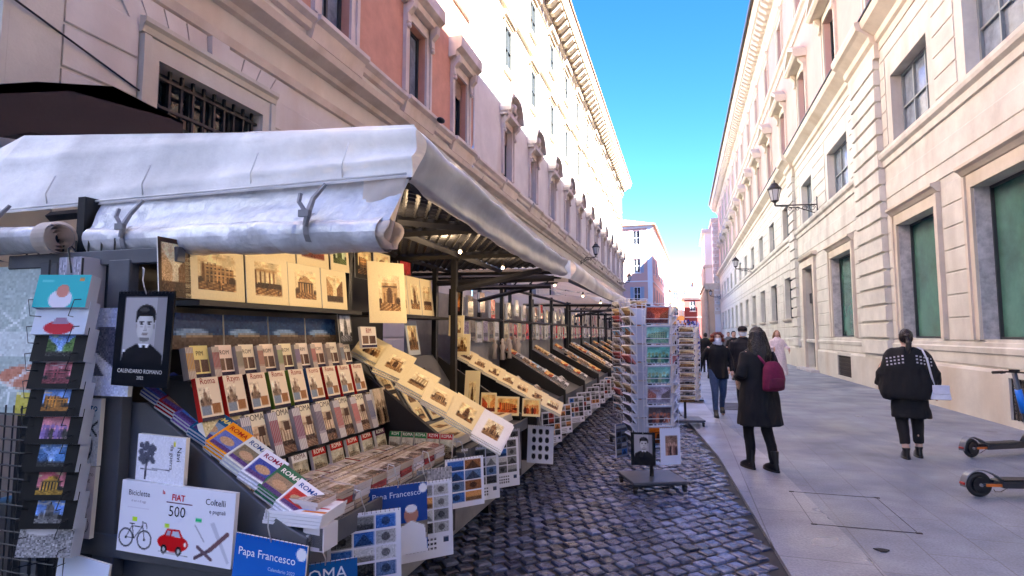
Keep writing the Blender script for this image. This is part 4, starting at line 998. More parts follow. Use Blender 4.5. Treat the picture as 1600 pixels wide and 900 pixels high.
# small warm bulbs strung under the stall roof
for k, (x, y, e) in enumerate([(-1.50,2.75,9),(-1.50,3.7,9),(-1.50,4.7,8),(-1.45,6.6,6),(-1.45,8.6,6),(-1.45,10.6,5),(-1.45,13.2,5),(-1.45,16.0,5)]):
    t = empty('bulb_lamp', (x,y,2.2), f'{ordn(k)} small warm bulb from the near end under the stall roofs', 'lamp', 'bulbs under the stall roofs')
    mb = MB(); mb.tube([(0,0,.045),(0,0,.0)], .012, 8); mb.build('socket', M['black'], t, world=False)
    mb = MB(); mb.ball((0,0,-.016), .013, None, 10, 8); mb.build('bulb', M['bulb'], t, smooth=True, world=False)
    l = bpy.data.lights.new('bulb_light', 'POINT'); l.energy = e*.1; l.color = (1,.70,.42); l.shadow_soft_size = .035
    lo = bpy.data.objects.new('bulb_light', l); col.objects.link(lo); lo.parent = t; lo.location = (0,0,-.06)
# ============================================================ GOODS
CREAM = (.93,.86,.68); IV = (.95,.92,.86)
def printcard(kind, w_=.3, h_=.26, bg=CREAM, pal=None, sky=None, mrg=(.14,.16,.86,.80), res=46, t=.006, name='print', glossy='paper'):
    p = Pic(res, int(res*h_/w_), bg); s = scene_pic(kind, 40, 32, pal, sky); p.paste(s, *mrg); p.noise(.012)
    return card(name, w_, h_, t, p, glossy=glossy)
# --- cream prints along the upper shelf of the first stall
kinds = ['colosseum','columns','pantheon','street','colosseum']
shelf = [('street',2.0,.17,.27,'brown mottled print at the left end of the upper shelf',(.25,.17,.11)),
 ('colosseum',2.24,.37,.275,'cream Colosseum print, largest on the upper shelf of the nearest stall',CREAM),
 ('columns',2.605,.33,.27,'cream print of ruined columns beside the large Colosseum print on the upper shelf',CREAM),
 ('pantheon',2.93,.31,.26,'cream print of a domed temple front on the upper shelf',CREAM),
 ('street',3.235,.28,.26,'cream print of an old street at the right end of the first shelf bay',CREAM)]
for k,(kind,y,w_,h_,lab,bg) in enumerate(shelf):
    me = printcard(kind, w_, h_, bg, mrg=(.2,.14,.84,.82) if k else (.1,.08,.95,.92))
    put(inst(me, 'art_print', lab, 'art print', 'cream prints on the upper shelf'), (-2.20,y,1.765), (0,1,0), (-.10,0,1))
for k,(kind,y,w_,lab,pal) in enumerate([('colosseum',2.75,.34,'upper print half hidden by the rolled blind, brown arena scene',None),('street',3.1,.33,'upper print half hidden by the rolled blind, warm orange street scene',ORP),('tower',3.4,.22,'upper print half hidden by the rolled blind, green grey scene by the post',[(.8,.85,.7),(.5,.55,.35),(.35,.4,.25),(.2,.25,.15)]) ,('people',2.42,.3,'upper print just under the rolled blind above the large Colosseum print',None)]):
    put(inst(printcard(kind, w_, .27, pal=pal), 'art_print', lab, 'art print', 'prints of the topmost row'), (-2.28,y,2.035), (0,1,0), (-.1,0,1))
for k,(y,lab,pal,bg) in enumerate([(3.78,'sepia Colosseum picture in a dark frame hung behind the arch print',None,(.10,.06,.05)),(4.05,'pale brown picture with a cream margin between two dark frames',None,CREAM),(4.45,'small red picture in a black frame hanging near the black post',[(.7,.2,.2),(.6,.15,.15),(.4,.1,.12),(.3,.1,.1)],(.03,.03,.03))]):
    put(inst(printcard(['colosseum','pantheon','people'][k], .26, .25, bg, pal, mrg=(.15,.14,.88,.86)), 'framed_picture', lab, 'picture'), (-2.32,y,2.02), (0,1,0), (-.05,0,1))
me = printcard('arch', .30, .46, CREAM, mrg=(.28,.22,.85,.80), res=40)
put(inst(me, 'art_print', 'tall cream print of a great arch leaning at the corner between the two displays', 'art print'), (-2.06,3.70,1.68), (.55,.83,0), (-.15,.05,1))
for k in range(3):
    me = printcard(['dome','tower','columns'][k], .24, .33, CREAM, mrg=(.18,.2,.85,.85), res=30)
    put(inst(me, 'art_print', ['narrow cream print of a church dome, left of three on the second shelf bay','narrow cream print of a tower, middle of three on the second shelf bay','narrow cream print of columns, right of three on the second shelf bay'][k], 'art print', 'cream prints on the upper shelf'), (-2.19,4.15+.25*k,1.765), (0,1,0), (-.12,0,1))
put(inst(printcard('columns', .2, .26, CREAM, mrg=(.1,.2,.95,.85), res=28), 'art_print', 'cream print of temple columns peeping out behind the arch print', 'art print'), (-2.22,3.93,1.765), (0,1,0), (-.1,0,1))
# --- blue panorama strip behind the guidebooks
p = Pic(90, 12, (.10,.22,.36)); p.a += RNG.randn(24,180,1)*.03; p.rect(0,.68,1,1,(.33,.27,.22)); 
for i in range(14): p.ell(.04+.07*i,.62,.035,.12,(.45,.6,.75))
p.noise(.04)
for k in range(4):
    q = Pic(24, 16, (.09,.22,.40)); q.rect(0,.62,1,1,(.34,.28,.24)); q.ell(.4,.55,.3,.12,(.5,.62,.78)); q.rect(.3,.6,.8,.7,(.55,.48,.4)); q.noise(.05)
    put(inst(card('panorama_poster', .32, .17, .01, q, glossy='gloss'), 'panorama_book', ['leftmost','second','third','rightmost'][k]+' blue panorama album standing behind the top row of guidebooks', 'book', 'blue panorama albums'), (-2.27,2.2+.33*k,1.53), (0,1,0), (-.1,0,1))
# --- guidebooks
def guide_cover(title, tc, bg, kind, header=None, w_=30, h_=40, ts=.052, pics=True, pal=None):
    p = Pic(w_, h_, bg)
    if header: p.rect(0,0,1,.22,header)
    if kind == 'A':      # photos lower down
        p.rect(.06,.42,.45,.8,(.45,.35,.28)); p.rect(.52,.42,.94,.8,(.35,.25,.2)); p.rect(0,.85,1,.97,(.18,.15,.25)); p.noise(.04,0,.4,1,1)
    elif kind == 'B':
        s = scene_pic('dome', 26, 20, [bg,(.62,.52,.42),(.52,.42,.35),(.33,.26,.22)]); p.paste(s, .05,.24,.55,.66); p.rect(.05,.66,.46,.88,(.5,.55,.62)); p.rect(.54,.62,.92,.86,(.62,.42,.25)); p.rect(.0,.92,1,1,(.16,.13,.22)); p.noise(.03,0,.6,1,1)
    elif kind == 'C':
        s = scene_pic('columns', 30, 24, [(.78,.7,.6),(.62,.5,.4),(.45,.33,.27),(.25,.17,.14)]); p.paste(s, 0,.28,1,1); p.rect(.55,.30,.9,.5,(.3,.2,.15))
    elif kind == 'D':
        s = scene_pic('colosseum', 26, 30, [(.72,.70,.62),(.60,.55,.46),(.42,.36,.30),(.2,.17,.14)]); p.paste(s, 0,.24,1,1)
    p.text(title, .5, .155 if header or kind!='A' else .30, ts, tc, False, 0, .9)
    return p
def gb(title, tc, bg, kind, w_, h_, t=.05, header=None, ts=None, glossy='gloss', spine=None):
    me = card('guidebook', w_, h_, t, guide_cover(title, tc, bg, kind, header, ts=ts or w_*.30), edge=spine or (.82,.8,.78), glossy=glossy)
    return me
def tilt(a): return (-math.sin(R(a)), 0, math.cos(R(a)))
langs = ['ROMA','ROME','RIM','ROM','ROMA','ROMA','ROME','RZYM','ROMA']
# spine bundles: a pack of books seen by their striped spines
def bundle(c1, c2, w_=.05, h_=.2, n=5):
    p = Pic(n*3, 16, c2)
    for i in range(n): p.rect((i+.15)/n, .18, (i+.7)/n, .72, c1)
    for i in range(n): p.rect((i+.8)/n, 0, (i+1)/n, 1, (.35,.33,.36))
    return card('spines', w_, h_, .035, p, edge=(.66,.62,.60), glossy='gloss')
rowA = ['PIM','ROM','ROM','ROM','ROM','RIM','ROM','RIM','ROMA']
colA = [(.92,.85,.55),(.93,.84,.78),(.93,.88,.78),(.92,.84,.76),(.93,.88,.74),(.92,.86,.80),(.93,.84,.76),(.9,.86,.78),(.92,.88,.8)]
SPC = [(.75,.55,.2),(.55,.15,.2),(.45,.45,.35),(.6,.3,.2),(.45,.55,.3),(.3,.22,.5),(.65,.25,.25),(.35,.3,.28),(.3,.4,.5)]
SPN = ['ochre','wine','olive','rust','green','violet','red','brown','blue grey']
for i in range(9):
    y = 2.10+.152*i
    put(inst(gb(rowA[i], (.25,.12,.10), colA[i], 'A', .105, .16, .02, spine=(.62,.56,.50)), 'guidebook', f'{ordn(i)} cover from the left in the top row of guidebooks, lettered {rowA[i]}', 'guidebook', 'top row of guidebooks'), (-2.19,y+.05,1.385), (0,1,0), tilt(14))
    put(inst(bundle(SPC[i], (.78,.72,.66), .042, .15), 'guidebook_bundle', f'bundle of {SPN[i]} banded spines in the top row of guidebooks', 'guidebook', 'spine bundles of the top row'), (-2.185,y-.024,1.385), (0,1,0), tilt(14))
rowB = ['Roma','Rzym','Roma','Roma','Roma','Roma','Roma','Roma','Roma']
TOPB = [(.75,.15,.12),(.75,.15,.12),(.25,.15,.12),(.45,.55,.2),(.5,.6,.25),(.2,.3,.5),(.7,.12,.12),(.7,.1,.12),(.75,.15,.15)]
for i in range(9):
    y = 2.08+.158*i
    put(inst(gb(rowB[i], (.62,.16,.10), (.93,.86,.76), 'B', .128, .20, .025, ts=.042, spine=TOPB[i]), 'guidebook', f'{ordn(i)} guidebook from the left in the second row, red lettering above a dome', 'guidebook', 'second row of guidebooks'), (-2.10,y+.05,1.20), (0,1,0), tilt(16))
BC = [(.25,.38,.58),(.55,.12,.2),(.45,.12,.32),(.25,.2,.36),(.68,.22,.15),(.7,.2,.15),(.25,.3,.48)]; BN = ['pale blue','crimson','purple','dark violet','orange red','bright red','slate blue']
for i in range(7):
    y = 2.26+.185*i
    put(inst(gb('ROMA', (.2,.15,.15), (.92,.88,.78), 'C', .125, .235, .03, ts=.046, spine=(.6,.56,.54)), 'guidebook', f'{ordn(i)} tall guidebook from the left in the third row, ruins on its cover', 'guidebook', 'third row of guidebooks'), (-2.0,y+.085,.975), (0,1,0), tilt(18))
    put(inst(bundle(BC[i], (.82,.8,.82), .062, .225, 5), 'guidebook_bundle', f'bundle of {BN[i]} striped spines in the third row of guidebooks', 'guidebook', 'spine bundles of the third row'), (-1.985,y-.0,.975), (0,1,0), tilt(18))
me = card('old_photo', .17, .24, .02, scene_pic('people', 26, 34, [(.75,.68,.58),(.55,.47,.38),(.4,.33,.26),(.22,.17,.12)]), glossy='gloss')
put(inst(me, 'art_book', 'brown art book with worn figures at the right end of the third guidebook row', 'book'), (-1.98,3.5,.99), (0,1,0), tilt(14))
p = Pic(30, 30, (.55,.45,.33)); p.rect(0,0,1,.3,(.82,.78,.6)); p.noise(.09)
put(inst(card('big_book', .24, .25, .03, p, glossy='gloss'), 'art_book', 'large earth toned book low in the corner left of the third row of guidebooks', 'book'), (-2.02,2.19,.96), (0,1,0), tilt(22))
HD = [(.9,.88,.85),(.9,.88,.85),(.9,.9,.9),(.66,.14,.13),(.66,.14,.13),(.66,.14,.13),(.6,.14,.13),(.3,.14,.25)]
for i in range(8):
    put(inst(gb('ROMA', (.95,.93,.88) if i > 2 else (.35,.2,.15), (.7,.68,.6), 'D', .122, .165, .02, header=HD[i], ts=.036), 'guidebook', f'{ordn(i)} small guidebook from the left in the low row behind the flat stacks', 'guidebook', 'low row of small guidebooks'), (-1.94,2.2+.166*i+.06,.80), (0,1,0), tilt(14))
for i in range(5):
    hd = [(.12,.42,.25),(.12,.42,.25),(.13,.45,.25),(.66,.12,.16),(.66,.14,.18)][i]
    put(inst(gb(['ROM','ROMA','ROMA','RZYM','ROMA'][i], (.93,.93,.9), (.55,.55,.46), 'D', .086, .15, .02, header=hd, ts=.028), 'guidebook', f'{"green" if i<3 else "red"} topped guidebook against the tray divider, {ordn(i)} of five from the left', 'guidebook', 'guidebooks across the end of the tray'), (-1.88+.094*i,3.50,.79), (1,0,0), (0,.12,1))
# flat stacks
def flat_cover(k):
    p = Pic(26, 34, [(.62,.55,.50),(.66,.60,.60),(.55,.48,.42),(.7,.66,.68)][k%4])
    s = scene_pic(['colosseum','columns','arch','dome'][k%4], 26, 22, [(.72,.68,.66),(.58,.5,.46),(.42,.33,.3),(.22,.17,.17)]); p.paste(s,.0,.3,1,1); p.rect(0,0,1,.06,[(.25,.2,.5),(.9,.9,.9),(.35,.2,.2),(.6,.6,.7)][k%4])
    for q in range(4): p.rect(.2+.16*q,.62,.27+.16*q,.86,(.85,.85,.9) if k%2 else (.2,.15,.18))
    p.text('ROMA', .5, .2, .035, (.85,.8,.75)); return p
fl = [card('flat_book', .138, .150, .017, flat_cover(k), edge=[(.80,.76,.76),(.62,.22,.22),(.72,.66,.6),(.82,.80,.84)][k], glossy='foil') for k in range(4)]
rn = random.Random(5)
for i in range(9):
    for j in range(3):
        x, y = -1.875+.155*j, 2.17+.150*i
        n = [3,4,6][j]
        for k in range(n):
            o = inst(fl[(i*2+j+k//2) % 4], 'guidebook', f'{["bottom","second lowest","third","fourth","fifth","topmost"][k] if k < n-1 else "top"} guidebook of the {ordn(i)} pile from near, {["back","middle","front"][j]} line of the tray', 'guidebook', 'guidebooks laid flat in the tray')
            a = rn.uniform(-.05,.05); zb = .800-.008*(j)+.0175*k
            put(o, (x+rn.uniform(-.004,.004)+.07, y+rn.uniform(-.004,.004), zb), (a,1,0), (-1,a,.07))
# stepped slope of folding guides down the near end panel
def folder(title, c1, c2, photo):
    p = Pic(30, 34, c1); p.rect(.08,.36,.92,.92,photo); p.ell(.5,.62,.28,.13,(.75,.6,.45)); p.rect(.1,.8,.9,.92,(.35,.25,.45)); p.noise(.05,.0,.4,1,1)
    p.text(title, .5, .26, .034, c2, True); return p
fo = [('ROME',(.25,.30,.55),(.95,.85,.25),(.2,.35,.55),'dark blue guide with yellow lettering ROME, uppermost on the near sloping edge'),
      ('ROME',(.45,.35,.62),(.95,.85,.2),(.3,.45,.75),'violet guide with yellow lettering ROME on the near sloping edge'),
      ('ROMA',(.95,.60,.12),(.75,.2,.1),(.4,.45,.7),'orange guide lettered ROMA in the middle of the near sloping edge'),
      ('ROMA',(.90,.90,.94),(.55,.1,.25),(.25,.3,.6),'white guide lettered ROMA low on the near sloping edge'),
      ('ROMA',(.92,.92,.96),(.1,.3,.6),(.75,.2,.2),'white guide with red and blue picture at the foot of the near sloping edge')]
extra = [((.55,.12,.15),(.95,.9,.85),(.6,.4,.3),'dark red'),((.15,.35,.5),(.95,.9,.5),(.5,.6,.7),'steel blue'),((.85,.85,.8),(.2,.3,.5),(.5,.45,.35),'ivory'),((.2,.42,.3),(.95,.95,.9),(.6,.5,.4),'green')]
for k in range(9):
    f = k/8.0; x = -2.38+.76*f; z = 1.315-.455*f
    if k % 2 == 0: tt,c1,c2,ph,lab = fo[k//2]; nm = lab.split(' guide')[0]
    else: c1,c2,ph,nm = extra[k//2]; tt = 'ROMA'; lab = f'{nm} guide tucked between its neighbours on the near sloping edge'
    me = card('folding_guide', .13, .16, .012, folder(tt,c1,c2,ph), edge=(.74,.74,.78), glossy='gloss')
    for q in range(3):
        put(inst(me, 'folding_guide', lab if q==2 else f'{["lowest","middle"][q]} spare copy under the {nm} guide on the near sloping edge', 'guidebook', 'guides stepped down the near edge'), (x+.004*q+random.uniform(-.006,.006), 2.06+.003*q, z-.03+.013*q), (.86,.12+.05*math.sin(k*2.3),-.50), (-.10,.80,.45))
# magazines at the very corner of the tray
p = Pic(34,30,(.9,.9,.94)); p.rect(0,0,1,.12,(.5,.1,.15)); p.rect(.05,.6,.95,.66,(.75,.1,.15)); p.rect(.3,.72,.8,.78,(.15,.4,.8)); p.rect(.6,.8,1,.9,(.8,.45,.2)); p.ell(.2,.35,.15,.2,(.2,.3,.6)); p.ell(.7,.4,.2,.15,(.8,.75,.8))
me = card('magazine', .27, .20, .013, p, edge=(.9,.9,.93), glossy='foil')
for k in range(4): put(inst(me, 'magazine', ['bottom','second lowest','second highest','top'][k]+' magazine of the pile at the front corner of the nearest tray', 'magazine', 'magazines at the tray corner'), (-1.585+.004*k,2.055,.80+.0145*k), (1,.06,-.02), (-.06,1,.05))
me = card('spine_block', .10, .10, .10, Pic(4,4,(.86,.86,.9)), edge=(.86,.85,.88))
put(inst(me, 'book_block', 'upright block of pale booklets at the front corner of the nearest tray', 'books'), (-1.54,2.13,.70), (0,1,0), (0,0,1))
# --- books on the end panel (facing the near street end)
def bike_pic(p, x0, y0, s, c=(.25,.25,.28)):
    a = p.asp
    for cx in (x0-.25*s, x0+.28*s): p.ell(cx, y0, .21*s, .21*s*a, c, .84); p.ell(cx,y0,.03*s,.03*s*a,c)
    L = lambda q: p.line(x0+q[0]*s, y0+q[1]*s*a, x0+q[2]*s, y0+q[3]*s*a, .010, c)
    for q in [(-.25,0,-.02,0),(-.02,0,-.1,-.3),(-.1,-.26,.2,-.28),(-.02,0,.2,-.28),(.2,-.34,.28,0),(-.25,0,-.1,-.26),(-.16,-.32,-.04,-.32),(.18,-.38,.3,-.36),(.3,-.36,.33,-.26)]: L(q)
def car_pic(p):
    r = (.80,.07,.10); p.ell(.5,.78,.40,.12,r); p.poly([(.25,.70),(.33,.60),(.65,.59),(.78,.72)], r); p.poly([(.45,.69),(.48,.62),(.63,.615),(.70,.70)], (.75,.78,.85)); p.poly([(.30,.69),(.35,.62),(.43,.62),(.42,.69)], (.65,.65,.72))
    for x in (.28,.66,): p.ell(x,.88,.08,.065,(.12,.1,.12)); p.ell(x,.88,.04,.03,(.7,.7,.72))
    p.ell(.82,.78,.035,.03,(.95,.93,.9)); p.line(.15,.92,.9,.93,.01,(.6,.6,.62))
W3 = (.90,.90,.95)
pb = Pic(44, 66, W3); bike_pic(pb, .47, .80, .95); pb.rect(.38,.50,.50,.56,(.75,.9,.2)); pb.text('Biciclette', .5,.20,.033,(.15,.12,.25)); pb.text('di ieri e di oggi', .5,.29,.014,(.6,.55,.65)); pb.rect(.2,.36,.8,.375,(.8,.78,.85))
pc = Pic(44, 66, W3); car_pic(pc); pc.rect(.26,.53,.38,.58,(.75,.9,.2)); pc.text('la',.17,.13,.024,(.8,.08,.12),True); pc.text('FIAT',.56,.20,.036,(.82,.07,.12),True); pc.rect(.25,.225,.92,.24,(.4,.2,.3)); pc.text('500',.55,.42,.062,(.12,.12,.14))
pk = Pic(44, 66, W3); pk.poly([(.42,.45),(.52,.42),(.95,.92),(.9,.95)], (.78,.78,.84)); pk.line(.1,.93,.45,.80,.035,(.35,.28,.32)); pk.line(.45,.80,.86,.56,.045,(.45,.33,.35)); pk.line(.15,.78,.5,.92,.035,(.42,.34,.38)); pk.line(.05,.5,.3,.7,.012,(.6,.6,.66)); pk.rect(.04,.40,.20,.45,(.15,.75,.45))
pk.text('Coltelli',.52,.20,.036,(.12,.12,.15)); pk.text('e pugnali',.58,.31,.024,(.25,.25,.3))
for k,(pp,lab) in enumerate([(pb,'white book lettered Biciclette with a drawn racing bicycle on the end panel'),(pc,'white book with a small red car and a big number 500'),(pk,'white book lettered Coltelli e pugnali with crossed knives on the end panel')]):
    put(inst(card('hobby_book', .207, .30, .02, pp, edge=(.85,.85,.88), glossy='gloss'), 'hobby_book', lab, 'book', 'hobby books on the end panel'), (-2.295+.205*k,1.965,.655-.004*k), (1,0,-.02), (0,.03,1))
pn = Pic(44, 34, W3)
for i in range(26): pn.ell(.08+.3*RNG.rand(), .15+.45*RNG.rand(), .05,.06,(.35,.36,.42))
pn.line(.22,.5,.2,.95,.02,(.3,.3,.35)); pn.line(.1,.75,.7,.72,.008,(.45,.45,.5)); pn.rect(.75,.1,.79,.2,(.9,.85,.3)); pn.noise(.03)
pn.text('Navi',.84,.36,.034,(.1,.1,.12),False,-math.pi/2); pn.text('da guerra',.70,.44,.028,(.15,.15,.18),False,-math.pi/2)
put(inst(card('hobby_book', .27, .20, .02, pn, glossy='gloss'), 'hobby_book', 'white book turned on its side, lettered Navi da guerra, above the bicycle book', 'book'), (-2.20,1.985,.955), (1,0,-.03), (0,0,1))
pm = Pic(26, 44, (.83,.86,.93)); pm.ell(.45,.72,.32,.22,(.22,.24,.28)); pm.line(.45,.35,.9,.55,.03,(.2,.22,.26)); pm.line(.3,.55,.9,.35,.03,(.25,.26,.3)); pm.ell(.62,.72,.12,.1,(.6,.62,.66)); pm.rect(.1,.5,.25,.54,(.6,.85,.3)); pm.noise(.07,0,.4,1,1)
pm.text('Moto',.5,.19,.050,(.1,.35,.6),True); pm.text("d'epoca",.6,.27,.02,(.5,.55,.65))
pg = Pic(26, 44, (.84,.80,.84)); bike_pic(pg, .5,.82,.85,(.32,.3,.34)); bike_pic(pg,.55,.50,.7,(.6,.6,.64)); pg.rect(.18,.40,.36,.45,(.2,.75,.35)); pg.text('GRANDI MOTO',.5,.13,.018,(.3,.25,.3)); pg.text('ITALIANE',.5,.22,.022,(.3,.25,.3))
put(inst(card('hobby_book', .145, .30, .02, pm, glossy='gloss'), 'hobby_book', 'pale blue book lettered Moto with a black motorcycle on the end panel', 'book'), (-2.615,1.965,1.005), (1,0,0), (0,.02,1))
put(inst(card('hobby_book', .145, .31, .02, pg, glossy='gloss'), 'hobby_book', 'greyish pink book lettered Grandi moto italiane below the Moto book', 'book'), (-2.62,1.955,.69), (1,0,0), (0,.04,1))
pf = Pic(30, 50, (.80,.82,.92)); pf.rect(.12,.22,.9,.78,(.35,.35,.42)); pf.poly([(.1,.5),(.9,.8),(.6,.9),(.1,.6)], (.88,.88,.95)); pf.poly([(.5,.2),(.9,.35),(.8,.45)], (.85,.85,.9)); pf.noise(.08)
put(inst(card('wrapped_book', .25, .40, .02, pf, glossy='foil'), 'wrapped_book', 'large pale book in crinkled shrink wrap behind the black portrait calendar', 'book'), (-2.50,1.96,1.32), (1,0,0), (0,.05,1))
me = card('block', .05, .24, .12, Pic(6,20,(.62,.62,.68)).noise(.12), edge=(.75,.75,.8))
for k in range(2): put(inst(me, 'booklet_block', ['left','right'][k]+' of two upright booklet blocks under the rolled blind', 'books'), (-2.78+.09*k,2.03,1.72), (1,0,0), (0,0,1))
# --- hanging calendars
def hook(mb, x, y0, h=.11):
    mb.tube([(x,y0,.006),(x,y0+.03,.02),(x-.012,y0+h*.55,.02),(x-.02,y0+h,.012),(x-.045,y0+h+.01,.0),(x-.05,y0+h-.03,-.01)], .0028, 5, (.5,.5,.52))
def calendar(pic, w_, h_, pos, right, up, label, name='wall_calendar', glossy='gloss', edge=(.92,.92,.94), rings=True, hk=True, t=.008):
    o = inst(card(name, w_, h_, t, pic, edge=edge, glossy=glossy), name, label, 'calendar', 'calendars hung around the stall')
    put(o, pos, right, up)
    if rings:
        mb = MB()
        n = int(w_/.02)
        for i in range(n):
            x = -w_/2+.01+i*(w_-.02)/(n-1); mb.tube([(x,h_-.008,t+.002),(x,h_+.006,t/2),(x,h_-.004,-.003)], .0014, 4, (.2,.2,.22), cap=False)
        b = mb.build('binding', M['wire'], o, world=False)
    if hk:
        mb = MB(); hook(mb, 0, h_-.012); mb.build('hook', M['chrome'], o, world=False)
    return o
pr = portrait(60, 76); pr.rect(.16,.62,.21,.645,(.9,.9,.92)); pr.text('CALENDARIO ROMANO',.5,.86,.024,(.9,.88,.86)); pr.text('2022',.52,.925,.020,(.85,.83,.8))
calendar(pr, .33, .41, (-2.235,1.88,1.375), (1,-.04,-.02), (.05,.02,1), 'black portrait calendar lettered CALENDARIO ROMANO 2022 hanging on the nearest stall', edge=(.05,.05,.05))
def papa_pic():
    p = Pic(60, 60, (.08,.36,.72)); p.a += (p.Y[...,None]*.10)
    p.ell(.33,.72,.13,.16,(.72,.78,.88)); p.rect(.31,.50,.35,.60,(.72,.78,.88)); p.rect(.19,.70,.47,.80,(.66,.7,.78)); p.rect(.0,.80,.85,1,(.72,.72,.74)); p.m((p.Y>.8)&(np.sin(p.X*70)>.1)&(p.X<.85), (.5,.52,.56))
    p.ell(.93,.10,.07,.07,(.9,.9,.93)); p.text('Papa Francesco',.46,.22,.044,(.93,.94,.96)); p.text('Calendario 2022',.68,.33,.019,(.7,.8,.92)); return p
calendar(papa_pic(), .34, .36, (-1.60,1.93,.43), (1,0,-.06), (.05,.03,1), 'bright blue calendar lettered Papa Francesco with a white dome')
def grid_pic(seed, nx=3, ny=4, c=None, bottom=.22, txt=None, bg=(.88,.88,.92), sat=.5):
    p = Pic(60, 66, bg); r = random.Random(seed)
    H = 1-bottom
    for i in range(nx):
        for j in range(ny):
            b = [r.uniform(.15,.85)]*3; k = r.random()
            if k < sat: b = [(.55,.35,.2),(.2,.4,.7),(.75,.5,.3),(.35,.45,.6),(.6,.25,.2),(.85,.6,.35)][r.randrange(6)]
            x0 = .05+i*.9/nx; y0 = .05+j*(H-.06)/ny; x1 = x0+.9/nx-.025; y1 = y0+(H-.06)/ny-.025
            p.rect(x0,y0,x1,y1,tuple(b)); q = [v*.55 for v in b]; kk = r.randrange(3)
            if kk == 0: p.rect(x0,y0+(y1-y0)*.6,x1,y1,tuple(q))
            elif kk == 1: p.ell((x0+x1)/2,(y0+y1)/2,(x1-x0)*.22,(y1-y0)*.3,tuple(q))
            else: p.poly([(x0,y1),((x0+x1)/2,y0+.02),(x1,y1)], tuple(q))
            p.noise(.07,x0,y0,x1,y1)
    if bottom > .1:
        for j in range(3):
            for i in range(9): p.rect(.12+i*.065,1-bottom+.03+j*.055,.12+i*.065+.04,1-bottom+.055+j*.055,(.2,.2,.24))
        p.rect(.82,1-bottom+.03,.92,1-bottom+.1,(.2,.25,.35))
    if txt: p.text(txt,.5,.12,.05,(.9,.9,.9))
    return p
def pope_like():
    p = Pic(50, 56, (.07,.25,.55)); p.rect(.15,.55,1,.8,(.45,.42,.38)); p.ell(.72,.45,.12,.13,(.72,.5,.42)); p.ell(.72,.36,.1,.06,(.9,.9,.92)); p.poly([(.5,.62),(.72,.53),(.95,.62),(1,1),(.45,1)], (.9,.9,.93)); p.ell(.93,.08,.07,.07,(.9,.9,.92))
    p.text('Papa Francesco',.48,.17,.04,(.8,.85,.93)); return p
def sunset_grid():
    p = grid_pic(8,2,4,bottom=.08,sat=1,bg=(.9,.9,.95)); return p
roma = Pic(40, 40, (.08,.35,.6)); roma.rect(0,.5,1,1,(.45,.42,.4)); roma.noise(.05,0,.5,1,1); roma.text('ROMA',.45,.28,.07,(.85,.9,.95))
CAL = [(roma,.26,.26,(-1.45,2.12,.385),'blue calendar lettered ROMA at the bottom edge of the nearest stall',38),
 (grid_pic(1,3,4,sat=.45,bottom=.12),.33,.34,(-1.41,2.36,.44),'calendar with a grid of small photographs just behind the blue ROMA calendar',38),
 (pope_like(),.30,.34,(-1.38,2.62,.50),'dark blue calendar lettered Papa Francesco with a figure in white',42),
 (grid_pic(3,3,4,sat=.2,bottom=.28),.30,.40,(-1.34,2.86,.40),'white calendar with a mostly grey photo grid beside the dark blue one',42),
 (Pic(30,30,(.62,.62,.64)).noise(.12),.26,.34,(-1.42,3.10,.47),'grey patterned calendar half hidden in the front row of the nearest stall',45),
 (sunset_grid(),.26,.30,(-1.33,3.40,.52),'calendar of eight colourful sunset photographs below the flat guidebooks',45),
 (grid_pic(12,3,4,sat=.15,bottom=.25),.28,.36,(-1.35,3.75,.46),'black and white photo grid calendar below the front cream print',45),
 (grid_pic(15,3,4,sat=.3,bottom=.25),.28,.36,(-1.32,4.15,.45),'photo grid calendar second from the right under the cream print tray',45),
 (grid_pic(18,3,3,sat=.1,bottom=.02,bg=(.6,.6,.65)),.26,.32,(-1.38,4.45,.50),'grey backed photo calendar last in the front row of the nearest stall',50)]
for pc_,w_,h_,pos,lab,a in CAL:
    calendar(pc_, w_, h_, pos, (math.cos(R(a)),math.sin(R(a)),.02), (0,.06,1), lab)
pcat = Pic(40,44,(.86,.87,.93))
for i in range(3):
    for j in range(4): pcat.ell(.25+.25*i,.16+.22*j,.08,.075,(.15,.15,.17))
calendar(pcat, .25, .35, (-1.32,5.3,.38), (1,.10,-.03), (0,.04,1), 'white calendar with twelve small black figures before the dark second stall')
# --- cream prints in the second display
sk = ['people','arch','columns','pantheon','tower','dome']
for k in range(6):
    f = k/5.0; x = -2.20+.92*f; z = 1.44-.54*f
    me = printcard(sk[k], .23, .28, CREAM if k<5 else (.93,.92,.92), mrg=(.25,.25,.78,.8), res=34, t=.012)
    for q in range(3):
        put(inst(me, 'art_print', (f'cream sketch print stepped down the near divider, {ordn(k)} from the top' if q==2 else f'{["lowest","middle"][q]} sheet under the {ordn(k)} sketch print of the near divider'), 'art print', 'prints stepped down the near divider'), (x+.006*q+random.uniform(-.01,.01),3.60+.004*q,z-.05+.014*q), (.80,.30+.12*math.sin(k*2.1+q*.5),-.46+.06*math.sin(k*1.3)), (-.28,.78,.56+.1*math.sin(k*1.7)))
for k in range(7):
    f = k/6.0; x = -2.02+.85*f; z = 1.36-.44*f
    me = printcard(sk[(k+2)%6], .2, .20, CREAM, mrg=(.25,.25,.78,.8), res=26, t=.012)
    for q in range(2):
        put(inst(me, 'art_print', (f'cream print stepped down the far divider, {ordn(k)} from the top' if q==1 else f'lower sheet under the {ordn(k)} print of the far divider'), 'art print', 'prints stepped down the far divider'), (x+.006*q,5.08,z-.03+.014*q), (.80,.25,-.42), (-.25,.78,.5))
rn = random.Random(9)
